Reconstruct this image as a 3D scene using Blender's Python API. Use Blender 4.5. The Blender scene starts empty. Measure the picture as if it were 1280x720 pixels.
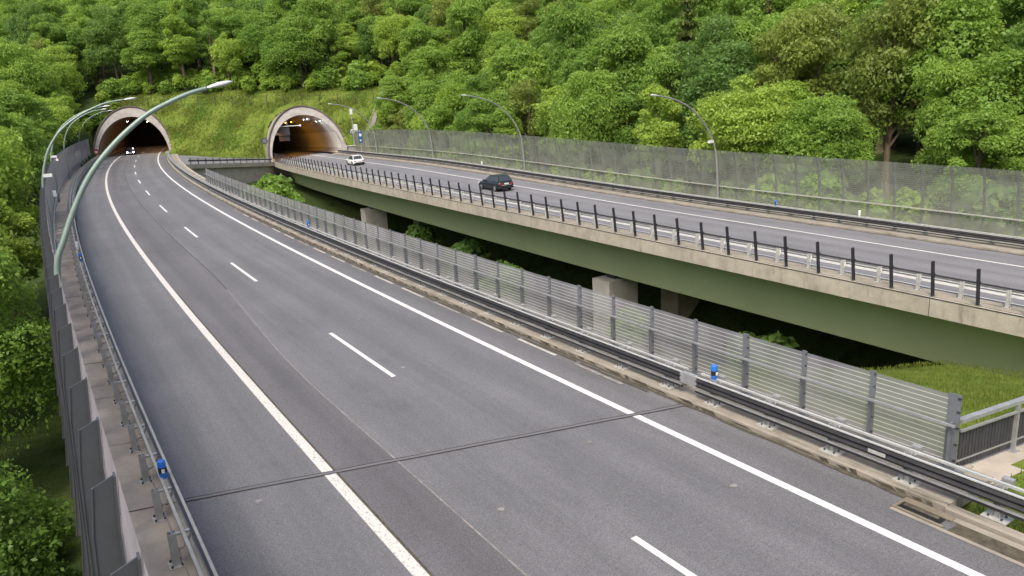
import bpy, math, random
import numpy as np
from mathutils import Vector, Matrix

SC = bpy.context.scene
COL = SC.collection
random.seed(7)
RNG = np.random.default_rng(7)

# ------------------------------------------------------------------ camera
CAM_H, FOC, PITCH, ROLL = 8.4293, 946.64, 0.248989, -0.0534125
cd = bpy.data.cameras.new('camera')
cam = bpy.data.objects.new('camera', cd)
COL.objects.link(cam)
cd.sensor_width = 36.0
cd.lens = FOC / 1280.0 * 36.0
cd.clip_start = 0.1
cd.clip_end = 3000
_c, _s = math.cos(PITCH), math.sin(PITCH)
_cr, _sr = math.cos(ROLL), math.sin(ROLL)
_R = Vector((_cr, _sr * _s, _sr * _c))
_U = Vector((-_sr, _cr * _s, _cr * _c))
_F = Vector((0, _c, -_s))
cam.matrix_world = Matrix(((_R.x, _U.x, -_F.x, 0), (_R.y, _U.y, -_F.y, 0), (_R.z, _U.z, -_F.z, CAM_H), (0, 0, 0, 1)))
SC.camera = cam

# ------------------------------------------------------------------ light
SUN_EL, SUN_AZ = math.radians(55), math.radians(200)     # azimuth clockwise from +Y
w = bpy.data.worlds.new('World')
SC.world = w
w.use_nodes = True
nt = w.node_tree
sky = nt.nodes.new('ShaderNodeTexSky')
sky.sky_type = 'NISHITA'
sky.sun_disc = False
sky.sun_elevation = SUN_EL
sky.sun_rotation = SUN_AZ
sky.air_density = 1.0
sky.dust_density = 6.0
sky.ozone_density = 0.6
nt.links.new(sky.outputs[0], nt.nodes['Background'].inputs[0])
nt.nodes['Background'].inputs[1].default_value = 0.13
sl = bpy.data.lights.new('sun', 'SUN')
sl.energy = 1.1
sl.angle = math.radians(16)
sl.color = (1.0, 0.95, 0.86)
so_ = bpy.data.objects.new('sun', sl)
COL.objects.link(so_)
_sd = Vector((math.sin(SUN_AZ) * math.cos(SUN_EL), math.cos(SUN_AZ) * math.cos(SUN_EL), math.sin(SUN_EL)))
so_.rotation_euler = _sd.to_track_quat('Z', 'Y').to_euler()
so_.location = (0, -20, 60)
SC.view_settings.view_transform = 'Standard'
SC.view_settings.look = 'None'
SC.view_settings.exposure = 0.85
SC.view_settings.gamma = 1.0
SC.view_settings.use_curve_mapping = False
SC.render.engine = 'CYCLES'
SC.cycles.max_bounces = 6
SC.cycles.transparent_max_bounces = 12
SC.cycles.use_denoising = True
SC.cycles.caustics_reflective = False
SC.cycles.caustics_refractive = False

# ------------------------------------------------------------------ road alignments
class Road:
    """a horizontal curve with a height profile: (s, o, z) -> world; o = metres right of the axis"""
    def __init__(self, x0, y0, t0, kfun, zfun, efun, s0=-80, s1=330, ds=0.5):
        S = np.arange(s0, s1 + ds / 2, ds)
        k = kfun(S)
        T = np.concatenate([[0], np.cumsum((k[1:] + k[:-1]) / 2 * ds)])
        T = t0 + T - np.interp(0, S, T)
        def cum(F):
            c = np.concatenate([[0], np.cumsum((F[1:] + F[:-1]) / 2 * ds)])
            return c - np.interp(0, S, c)
        self.S, self.T = S, T
        self.X, self.Y = x0 + cum(np.sin(T)), y0 + cum(np.cos(T))
        self.zf, self.ef = zfun, efun
    def th(self, s):
        return float(np.interp(s, self.S, self.T))
    def at(self, s, o=0.0, z=0.0):
        t = np.interp(s, self.S, self.T)
        X = np.interp(s, self.S, self.X) + o * math.cos(t)
        Y = np.interp(s, self.S, self.Y) - o * math.sin(t)
        return Vector((float(X), float(Y), float(self.zf(s) + self.ef(s) * o + z)))
    def so(self, X, Y):
        """vectorised nearest point -> (s, o)"""
        X = np.asarray(X, float).ravel(); Y = np.asarray(Y, float).ravel()
        so = np.empty((len(X), 2))
        xs, ys, ss, tt = self.X[::4], self.Y[::4], self.S[::4], self.T[::4]
        for a in range(0, len(X), 20000):
            d = (X[a:a+20000, None] - xs) ** 2 + (Y[a:a+20000, None] - ys) ** 2
            i = d.argmin(1)
            dx, dy = X[a:a+20000] - xs[i], Y[a:a+20000] - ys[i]
            st, ct = np.sin(tt[i]), np.cos(tt[i])
            so[a:a+20000, 0] = ss[i] + dx * st + dy * ct
            so[a:a+20000, 1] = dx * ct - dy * st
        return so[:, 0], so[:, 1]

R1 = Road(10.40378, 0.0, -0.5730603, lambda S: 0.00065527 + 3.31158e-6 * S, lambda s: 0.0, lambda s: 0.0)
def _z2(s):
    s2 = min(s, 145.0)
    z = -1.916582 + 0.030166 * s2 - 0.00022281 * s2 * s2
    return z + (s - s2) * -0.0344
def _e2(s):
    u = min(max((s - 22) / 63.0, 0), 1)
    return 0.057 * u * u * (3 - 2 * u)
R2 = Road(20.981189, 32.784200, -0.6135374, lambda S: np.where(S < 139, 0.0010665923 + 2 * 5.145455e-6 * np.clip(S, -60, 150), -0.0022), _z2, _e2)

# ------------------------------------------------------------------ materials
def mat(name, col, rough=0.7, metal=0.0, var=0.0, scale=3.0, col2=None, stretch=None, bump=0.0, bscale=40.0, spec=0.5,
        fine=0.0, fscale=60.0, coords='Object'):
    m = bpy.data.materials.new(name)
    m.use_nodes = True
    N, L = m.node_tree.nodes, m.node_tree.links
    p = N['Principled BSDF']
    p.inputs['Roughness'].default_value = rough
    p.inputs['Metallic'].default_value = metal
    p.inputs['Specular IOR Level'].default_value = spec
    p.inputs['Base Color'].default_value = (*col, 1)
    tc = N.new('ShaderNodeTexCoord')
    mp = N.new('ShaderNodeMapping')
    if stretch: mp.inputs['Scale'].default_value = stretch
    L.new(tc.outputs[coords], mp.inputs[0])
    if var > 0 or col2:
        n = N.new('ShaderNodeTexNoise')
        n.inputs['Scale'].default_value = scale
        n.inputs['Detail'].default_value = 7
        n.inputs['Roughness'].default_value = 0.65
        L.new(mp.outputs[0], n.inputs['Vector'])
        r = N.new('ShaderNodeValToRGB')
        r.color_ramp.elements[0].position = 0.32
        r.color_ramp.elements[1].position = 0.68
        c2 = col2 or tuple(min(1, c * (1 + var)) for c in col)
        c1 = col if col2 else tuple(c * (1 - var) for c in col)
        r.color_ramp.elements[0].color = (*c1, 1)
        r.color_ramp.elements[1].color = (*c2, 1)
        L.new(n.outputs['Fac'], r.inputs[0])
        out = r.outputs[0]
        if fine > 0:
            n2 = N.new('ShaderNodeTexNoise')
            n2.inputs['Scale'].default_value = fscale
            n2.inputs['Detail'].default_value = 3
            L.new(tc.outputs[coords], n2.inputs['Vector'])
            mr = N.new('ShaderNodeMapRange')
            mr.inputs[1].default_value = 0.3; mr.inputs[2].default_value = 0.7
            mr.inputs[3].default_value = 1 - fine; mr.inputs[4].default_value = 1 + fine
            L.new(n2.outputs['Fac'], mr.inputs[0])
            mx = N.new('ShaderNodeMix'); mx.data_type = 'RGBA'; mx.blend_type = 'MULTIPLY'
            mx.inputs[0].default_value = 1
            L.new(out, mx.inputs[6]); L.new(mr.outputs[0], mx.inputs[7])
            out = mx.outputs[2]
        L.new(out, p.inputs['Base Color'])
    if bump > 0:
        b = N.new('ShaderNodeBump')
        b.inputs['Strength'].default_value = bump
        b.inputs['Distance'].default_value = 0.02
        nb = N.new('ShaderNodeTexNoise')
        nb.inputs['Scale'].default_value = bscale
        nb.inputs['Detail'].default_value = 4
        L.new(mp.outputs[0], nb.inputs['Vector'])
        L.new(nb.outputs['Fac'], b.inputs['Height'])
        L.new(b.outputs[0], p.inputs['Normal'])
    return m

def emit(name, col, strength):
    m = bpy.data.materials.new(name); m.use_nodes = True
    N = m.node_tree.nodes
    p = N['Principled BSDF']
    p.inputs['Base Color'].default_value = (*col, 1)
    p.inputs['Emission Color'].default_value = (*col, 1)
    p.inputs['Emission Strength'].default_value = strength
    return m

def asphalt_mat(name, base):
    """grey worn asphalt; UV = (o, s) in metres: streaks along the lanes, wheel tracks, blotches, speckle"""
    m = bpy.data.materials.new(name); m.use_nodes = True
    N, L = m.node_tree.nodes, m.node_tree.links
    p = N['Principled BSDF']
    p.inputs['Roughness'].default_value = 0.62
    p.inputs['Specular IOR Level'].default_value = 0.35
    uv = N.new('ShaderNodeUVMap')
    def noise(sc, detail, scale):
        mp = N.new('ShaderNodeMapping'); mp.inputs['Scale'].default_value = sc
        L.new(uv.outputs[0], mp.inputs[0])
        n = N.new('ShaderNodeTexNoise'); n.inputs['Scale'].default_value = scale; n.inputs['Detail'].default_value = detail
        n.inputs['Roughness'].default_value = 0.7
        L.new(mp.outputs[0], n.inputs['Vector'])
        return n.outputs['Fac']
    def rng(fac, a, b, lo=0.3, hi=0.7):
        r = N.new('ShaderNodeMapRange'); r.inputs[1].default_value = lo; r.inputs[2].default_value = hi
        r.inputs[3].default_value = a; r.inputs[4].default_value = b
        L.new(fac, r.inputs[0]); return r.outputs[0]
    def mul(a, b):
        q = N.new('ShaderNodeMath'); q.operation = 'MULTIPLY'
        L.new(a, q.inputs[0]); L.new(b, q.inputs[1]); return q.outputs[0]
    streak = rng(noise((1.6, 0.03, 1), 5, 1.0), 0.86, 1.12)
    blot = rng(noise((0.25, 0.12, 1), 6, 1.0), 0.85, 1.15)
    med = rng(noise((1, 1, 1), 4, 4.0), 0.93, 1.07)
    speck = mul(rng(noise((1, 1, 1), 2, 34.0), 0.5, 1.6, 0.25, 0.75), rng(noise((1, 1, 1), 2, 13.0), 0.82, 1.2, 0.25, 0.75))
    sx = N.new('ShaderNodeSeparateXYZ'); L.new(uv.outputs[0], sx.inputs[0])
    w1 = N.new('ShaderNodeMath'); w1.operation = 'MULTIPLY'; w1.inputs[1].default_value = 2 * math.pi / 1.9; L.new(sx.outputs[0], w1.inputs[0])
    w2 = N.new('ShaderNodeMath'); w2.operation = 'COSINE'; L.new(w1.outputs[0], w2.inputs[0])
    track = rng(w2.outputs[0], 0.93, 1.06, -1, 1)
    stain = rng(noise((1, 0.5, 1), 3, 0.55), 1.0, 0.8, 0.62, 0.74)
    v = mul(mul(mul(streak, blot), mul(track, stain)), mul(med, speck))
    c = N.new('ShaderNodeMix'); c.data_type = 'RGBA'; c.blend_type = 'MULTIPLY'; c.inputs[0].default_value = 1
    c.inputs[6].default_value = (*base, 1)
    L.new(v, c.inputs[7])
    L.new(c.outputs[2], p.inputs['Base Color'])
    b = N.new('ShaderNodeBump'); b.inputs['Strength'].default_value = 0.35; b.inputs['Distance'].default_value = 0.01
    L.new(noise((1, 1, 1), 3, 70.0), b.inputs['Height']); L.new(b.outputs[0], p.inputs['Normal'])
    return m

def paint_mat(name, base, wear):
    """road paint with worn spots where asphalt shows"""
    m = bpy.data.materials.new(name); m.use_nodes = True
    N, L = m.node_tree.nodes, m.node_tree.links
    p = N['Principled BSDF']; p.inputs['Roughness'].default_value = 0.6
    tc = N.new('ShaderNodeTexCoord')
    n = N.new('ShaderNodeTexNoise'); n.inputs['Scale'].default_value = 14; n.inputs['Detail'].default_value = 6; n.inputs['Roughness'].default_value = 0.75
    L.new(tc.outputs['Object'], n.inputs['Vector'])
    r = N.new('ShaderNodeValToRGB')
    r.color_ramp.elements[0].position = 0.3 + wear; r.color_ramp.elements[1].position = 0.42 + wear
    r.color_ramp.elements[0].color = (0.2, 0.2, 0.2, 1); r.color_ramp.elements[1].color = (*base, 1)
    L.new(n.outputs['Fac'], r.inputs[0]); L.new(r.outputs[0], p.inputs['Base Color'])
    return m

def concrete_mat(name, base, streaks=0.0, dark=(0.05, 0.05, 0.035)):
    """concrete with blotches and, on request, vertical rain streaks (UV.x along, UV.y = height)"""
    m = bpy.data.materials.new(name); m.use_nodes = True
    N, L = m.node_tree.nodes, m.node_tree.links
    p = N['Principled BSDF']; p.inputs['Roughness'].default_value = 0.85; p.inputs['Specular IOR Level'].default_value = 0.25
    tc = N.new('ShaderNodeTexCoord')
    n = N.new('ShaderNodeTexNoise'); n.inputs['Scale'].default_value = 0.9; n.inputs['Detail'].default_value = 9; n.inputs['Roughness'].default_value = 0.7
    L.new(tc.outputs['Object'], n.inputs['Vector'])
    r = N.new('ShaderNodeValToRGB')
    r.color_ramp.elements[0].position = 0.3; r.color_ramp.elements[1].position = 0.7
    r.color_ramp.elements[0].color = (*[c * 0.72 for c in base], 1); r.color_ramp.elements[1].color = (*[min(1, c * 1.18) for c in base], 1)
    L.new(n.outputs['Fac'], r.inputs[0])
    out = r.outputs[0]
    n3 = N.new('ShaderNodeTexNoise'); n3.inputs['Scale'].default_value = 24; n3.inputs['Detail'].default_value = 4
    L.new(tc.outputs['Object'], n3.inputs['Vector'])
    if streaks > 0:
        uv = N.new('ShaderNodeUVMap')
        mp = N.new('ShaderNodeMapping'); mp.inputs['Scale'].default_value = (2.6, 0.35, 1)
        L.new(uv.outputs[0], mp.inputs[0])
        n2 = N.new('ShaderNodeTexNoise'); n2.inputs['Scale'].default_value = 1; n2.inputs['Detail'].default_value = 6; n2.inputs['Roughness'].default_value = 0.7
        L.new(mp.outputs[0], n2.inputs['Vector'])
        r2 = N.new('ShaderNodeValToRGB')
        r2.color_ramp.elements[0].position = 0.54; r2.color_ramp.elements[1].position = 0.75
        r2.color_ramp.elements[0].color = (0, 0, 0, 1); r2.color_ramp.elements[1].color = (streaks, streaks, streaks, 1)
        L.new(n2.outputs['Fac'], r2.inputs[0])
        mx = N.new('ShaderNodeMix'); mx.data_type = 'RGBA'
        L.new(r2.outputs[0], mx.inputs[0]); L.new(out, mx.inputs[6]); mx.inputs[7].default_value = (*dark, 1)
        out = mx.outputs[2]
    L.new(out, p.inputs['Base Color'])
    b = N.new('ShaderNodeBump'); b.inputs['Strength'].default_value = 0.3; b.inputs['Distance'].default_value = 0.02
    L.new(n3.outputs['Fac'], b.inputs['Height']); L.new(b.outputs[0], p.inputs['Normal'])
    return m

def clear_panel_mat(name, tint, dirt, alpha, pitch, line=None, lop=0.5):
    """clear acrylic pane with a film of dirt and thin horizontal lines every `pitch` metres (UV.y = height)"""
    m = bpy.data.materials.new(name); m.use_nodes = True
    N, L = m.node_tree.nodes, m.node_tree.links
    p = N['Principled BSDF']
    p.inputs['Base Color'].default_value = (*dirt, 1); p.inputs['Roughness'].default_value = 0.28
    tr = N.new('ShaderNodeBsdfTransparent'); tr.inputs[0].default_value = (*tint, 1)
    uv = N.new('ShaderNodeUVMap'); sx = N.new('ShaderNodeSeparateXYZ'); L.new(uv.outputs[0], sx.inputs[0])
    d = N.new('ShaderNodeMath'); d.operation = 'DIVIDE'; d.inputs[1].default_value = pitch; L.new(sx.outputs[1], d.inputs[0])
    f = N.new('ShaderNodeMath'); f.operation = 'FRACT'; L.new(d.outputs[0], f.inputs[0])
    c = N.new('ShaderNodeMath'); c.operation = 'LESS_THAN'; c.inputs[1].default_value = 0.17; L.new(f.outputs[0], c.inputs[0])
    tc = N.new('ShaderNodeTexCoord')
    n = N.new('ShaderNodeTexNoise'); n.inputs['Scale'].default_value = 0.7; n.inputs['Detail'].default_value = 6; L.new(tc.outputs['Object'], n.inputs['Vector'])
    mr = N.new('ShaderNodeMapRange'); mr.inputs[1].default_value = 0.3; mr.inputs[2].default_value = 0.7
    mr.inputs[3].default_value = alpha * 0.7; mr.inputs[4].default_value = alpha * 1.3; L.new(n.outputs['Fac'], mr.inputs[0])
    ln = N.new('ShaderNodeMath'); ln.operation = 'MULTIPLY'; ln.inputs[1].default_value = lop; L.new(c.outputs[0], ln.inputs[0])
    cm = N.new('ShaderNodeMix'); cm.data_type = 'RGBA'; cm.inputs[6].default_value = (*dirt, 1); cm.inputs[7].default_value = (*(line or dirt), 1)
    L.new(c.outputs[0], cm.inputs[0]); L.new(cm.outputs[2], p.inputs['Base Color'])
    mxx = N.new('ShaderNodeMath'); mxx.operation = 'MAXIMUM'; L.new(ln.outputs[0], mxx.inputs[0]); L.new(mr.outputs[0], mxx.inputs[1])
    ms = N.new('ShaderNodeMixShader'); L.new(mxx.outputs[0], ms.inputs[0]); L.new(tr.outputs[0], ms.inputs[1]); L.new(p.outputs[0], ms.inputs[2])
    L.new(ms.outputs[0], N['Material Output'].inputs[0])
    return m

def leaf_mat(name, a, b):
    """leaves: colour between a and b by tree (Object Info) and by clump (attribute 'tint'); lets light through"""
    m = bpy.data.materials.new(name); m.use_nodes = True
    N, L = m.node_tree.nodes, m.node_tree.links
    N.remove(N['Principled BSDF'])
    oi = N.new('ShaderNodeObjectInfo'); at = N.new('ShaderNodeAttribute'); at.attribute_name = 'tint'
    ad = N.new('ShaderNodeMath'); ad.operation = 'MULTIPLY_ADD'; ad.inputs[1].default_value = 0.55
    sc = N.new('ShaderNodeMath'); sc.operation = 'MULTIPLY'; sc.inputs[1].default_value = 0.45
    L.new(at.outputs['Fac'], sc.inputs[0]); L.new(oi.outputs['Random'], ad.inputs[0]); L.new(sc.outputs[0], ad.inputs[2])
    mx = N.new('ShaderNodeMix'); mx.data_type = 'RGBA'; mx.inputs[6].default_value = (*a, 1); mx.inputs[7].default_value = (*b, 1)
    L.new(ad.outputs[0], mx.inputs[0])
    df = N.new('ShaderNodeBsdfDiffuse'); tl = N.new('ShaderNodeBsdfTranslucent'); gl = N.new('ShaderNodeBsdfGlossy')
    gl.inputs['Roughness'].default_value = 0.45
    hs = N.new('ShaderNodeHueSaturation'); hs.inputs['Value'].default_value = 1.5; hs.inputs['Hue'].default_value = 0.485
    L.new(mx.outputs[2], df.inputs[0]); L.new(mx.outputs[2], hs.inputs['Color']); L.new(hs.outputs[0], tl.inputs[0])
    gl.inputs[0].default_value = (1, 1, 1, 1)
    m1 = N.new('ShaderNodeMixShader'); m1.inputs[0].default_value = 0.42
    L.new(df.outputs[0], m1.inputs[1]); L.new(tl.outputs[0], m1.inputs[2])
    m2 = N.new('ShaderNodeMixShader'); m2.inputs[0].default_value = 0.014
    L.new(m1.outputs[0], m2.inputs[1]); L.new(gl.outputs[0], m2.inputs[2])
    L.new(m2.outputs[0], N['Material Output'].inputs[0])
    return m

def ground_mat():
    """meadow and forest soil, mixed by a vertex attribute painted on by place (what grows there)"""
    m = bpy.data.materials.new('ground'); m.use_nodes = True
    N, L = m.node_tree.nodes, m.node_tree.links
    p = N['Principled BSDF']; p.inputs['Roughness'].default_value = 0.95; p.inputs['Specular IOR Level'].default_value = 0.1
    tc = N.new('ShaderNodeTexCoord')
    def ramp(scale, cols, pos, detail=8):
        n = N.new('ShaderNodeTexNoise'); n.inputs['Scale'].default_value = scale; n.inputs['Detail'].default_value = detail; n.inputs['Roughness'].default_value = 0.7
        L.new(tc.outputs['Object'], n.inputs['Vector'])
        r = N.new('ShaderNodeValToRGB')
        while len(r.color_ramp.elements) < len(cols): r.color_ramp.elements.new(0.5)
        for e, c, q in zip(r.color_ramp.elements, cols, pos): e.position = q; e.color = (*c, 1)
        L.new(n.outputs['Fac'], r.inputs[0]); return r.outputs[0]
    g = ramp(0.55, [(0.07, 0.115, 0.018), (0.115, 0.165, 0.026), (0.165, 0.19, 0.04)], [0.3, 0.5, 0.7])
    f = ramp(0.8, [(0.02, 0.034, 0.01), (0.045, 0.07, 0.018), (0.06, 0.065, 0.025)], [0.3, 0.55, 0.75])
    at = N.new('ShaderNodeAttribute'); at.attribute_name = 'meadow'
    mx = N.new('ShaderNodeMix'); mx.data_type = 'RGBA'
    L.new(at.outputs['Fac'], mx.inputs[0]); L.new(f, mx.inputs[6]); L.new(g, mx.inputs[7])
    L.new(mx.outputs[2], p.inputs['Base Color'])
    b = N.new('ShaderNodeBump'); b.inputs['Strength'].default_value = 0.8; b.inputs['Distance'].default_value = 0.15
    n = N.new('ShaderNodeTexNoise'); n.inputs['Scale'].default_value = 5; n.inputs['Detail'].default_value = 6
    L.new(tc.outputs['Object'], n.inputs['Vector']); L.new(n.outputs['Fac'], b.inputs['Height']); L.new(b.outputs[0], p.inputs['Normal'])
    return m

M = dict(
    asphalt=asphalt_mat('asphalt', (0.133, 0.133, 0.138)),
    asphalt_dark=asphalt_mat('asphalt_dark', (0.114, 0.111, 0.116)),
    asphalt_right=asphalt_mat('asphalt_right', (0.17, 0.17, 0.18)),
    paint=paint_mat('road_paint', (0.66, 0.65, 0.63), 0.02),
    paint_worn=paint_mat('road_paint_worn', (0.62, 0.59, 0.55), 0.06),
    crack=mat('joint_sealant', (0.035, 0.034, 0.034), 0.9, var=0.3, scale=5),
    joint_steel=mat('joint_steel', (0.2, 0.19, 0.18), 0.55, var=0.3, scale=9),
    seam=mat('seam', (0.24, 0.225, 0.21), 0.9, var=0.35, scale=4),
    walk=concrete_mat('walkway_concrete', (0.42, 0.375, 0.315)),
    walk_old=concrete_mat('old_concrete', (0.2, 0.175, 0.13), 0.9),
    kerb=concrete_mat('kerb_concrete', (0.285, 0.26, 0.215), 0.9),
    fascia=concrete_mat('fascia_concrete', (0.4, 0.37, 0.3), 0.75, (0.12, 0.1, 0.07)),
    conc=concrete_mat('concrete', (0.42, 0.38, 0.32), 0.5),
    collar=concrete_mat('collar_concrete', (0.3, 0.285, 0.265), 0.4),
    collar_rim=concrete_mat('collar_rim_concrete', (0.1, 0.085, 0.07), 0.4),
    conc_light=concrete_mat('concrete_light', (0.42, 0.4, 0.36), 0.35),
    conc_brown=concrete_mat('concrete_brown', (0.4, 0.34, 0.26), 0.7),
    moss=mat('moss', (0.075, 0.066, 0.045), 0.95, var=0.5, scale=6),
    girder=mat('green_steel', (0.4, 0.46, 0.26), 0.55, var=0.06, scale=0.25, bump=0.03, bscale=2.0),
    girder_dark=mat('green_steel_flange', (0.27, 0.31, 0.18), 0.6, var=0.15, scale=0.6),
    galv=mat('galvanised', (0.42, 0.43, 0.43), 0.5, 0.55, var=0.15, scale=5),
    galv_light=mat('galvanised_light', (0.62, 0.63, 0.6), 0.45, 0.4, var=0.1, scale=5),
    galv_green=mat('galvanised_green', (0.37, 0.37, 0.335), 0.75, 0.0, var=0.15, scale=5),
    rail_dark=mat('guardrail_face', (0.032, 0.032, 0.034), 0.55, 0.2, var=0.35, scale=3),
    post_grey=mat('post_grey', (0.175, 0.19, 0.21), 0.5, 0.3, var=0.15, scale=3),
    post_far=mat('post_far', (0.2, 0.21, 0.2), 0.5, 0.35, var=0.15, scale=3),
    post_dark=mat('post_dark', (0.05, 0.05, 0.06), 0.5, 0.3, var=0.25, scale=4),
    plate=mat('base_plate', (0.5, 0.5, 0.47), 0.55, 0.3, var=0.15, scale=8),
    web=mat('barrier_post', (0.075, 0.082, 0.092), 0.5, 0.35, var=0.12, scale=1.5),
    slats=mat('slats', (0.055, 0.055, 0.06), 0.6, 0.2, var=0.25, scale=4),
    pane=clear_panel_mat('clear_pane', (0.8, 0.82, 0.8), (0.3, 0.31, 0.33), 0.58, 0.115, (0.56, 0.56, 0.54), 0.85),
    pane_far=clear_panel_mat('clear_pane_far', (0.88, 0.93, 0.83), (0.31, 0.335, 0.28), 0.46, 0.14, (0.4, 0.43, 0.37), 0.48),
    pane_left=clear_panel_mat('clear_pane_left', (0.8, 0.8, 0.84), (0.42, 0.395, 0.45), 0.75, 0.14),
    lamp=mat('lamp_green', (0.2, 0.27, 0.235), 0.45, 0.25, var=0.1, scale=3),
    lamp_grey=mat('lamp_grey', (0.3, 0.31, 0.3), 0.45, 0.35, var=0.1, scale=3),
    lamp_head=mat('lamp_head', (0.6, 0.62, 0.6), 0.4, 0.1, var=0.05, scale=3),
    lens=mat('lamp_lens', (0.75, 0.75, 0.7), 0.2),
    white=mat('white_plastic', (0.7, 0.71, 0.7), 0.45, var=0.08, scale=6),
    black=mat('black_plastic', (0.015, 0.015, 0.016), 0.4, var=0.2, scale=5),
    blue_sign=mat('blue_sign', (0.02, 0.09, 0.3), 0.5, var=0.1, scale=6),
    blue=mat('blue_plastic', (0.02, 0.17, 0.62), 0.4, var=0.1, scale=6),
    red=mat('red_plastic', (0.45, 0.03, 0.03), 0.45, var=0.1, scale=6),
    lining=concrete_mat('tunnel_lining', (0.5, 0.49, 0.46), 0.4),
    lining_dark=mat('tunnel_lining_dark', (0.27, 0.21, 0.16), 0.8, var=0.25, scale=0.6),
    lining_wall=mat('tunnel_wall_panel', (0.68, 0.69, 0.66), 0.5, var=0.1, scale=0.5),
    bark=mat('bark', (0.07, 0.055, 0.04), 0.95, var=0.4, scale=4, stretch=(1, 1, 0.2)),
    bark_light=mat('bark_light', (0.2, 0.16, 0.11), 0.95, var=0.35, scale=4, stretch=(1, 1, 0.2)),
    leaf_b=leaf_mat('leaf_broad', (0.13, 0.25, 0.044), (0.27, 0.41, 0.07)),
    leaf_y=leaf_mat('leaf_yellow', (0.19, 0.32, 0.044), (0.33, 0.45, 0.078)),
    leaf_d=leaf_mat('leaf_dark', (0.095, 0.195, 0.05), (0.2, 0.32, 0.068)),
    leaf_near=leaf_mat('leaf_near', (0.055, 0.125, 0.026), (0.155, 0.27, 0.045)),
    leaf_o=leaf_mat('leaf_olive', (0.15, 0.215, 0.045), (0.26, 0.33, 0.07)),
    leaf_n=leaf_mat('leaf_needle', (0.1, 0.15, 0.034), (0.19, 0.22, 0.055)),
    grass=leaf_mat('grass_blade', (0.085, 0.135, 0.02), (0.205, 0.245, 0.045)),
    weed=leaf_mat('weed', (0.09, 0.145, 0.022), (0.18, 0.22, 0.042)),
    ground=ground_mat(),
    car_white=mat('car_white', (0.72, 0.73, 0.72), 0.25, spec=0.6, var=0.03, scale=2),
    car_dark=mat('car_dark', (0.012, 0.015, 0.02), 0.22, spec=0.7, var=0.1, scale=2),
    car_blue=mat('car_blue', (0.02, 0.025, 0.07), 0.25, spec=0.7, var=0.1, scale=2),
    glass=mat('car_glass', (0.03, 0.04, 0.045), 0.06, spec=0.9, var=0.05, scale=2),
    tyre=mat('tyre', (0.012, 0.012, 0.012), 0.85, var=0.2, scale=12),
    rim=mat('rim', (0.4, 0.4, 0.41), 0.35, 0.7, var=0.1, scale=8),
    tail=mat('tail_light', (0.35, 0.012, 0.012), 0.25, var=0.1, scale=8),
    headlight=emit('headlight_glow', (0.95, 0.97, 1.0), 14),
    tun_white=emit('tunnel_lamp_white', (1, 0.92, 0.8), 22),
    day_fill=emit('tunnel_day_fill', (0.9, 0.95, 1.0), 34),  # glow of the added lamps that imitate daylight in the right tunnel
    tun_orange=emit('tunnel_lamp_orange', (1.0, 0.4, 0.03), 55),
    tun_amber=emit('tunnel_lamp_amber', (1.0, 0.5, 0.18), 90),
)

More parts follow.
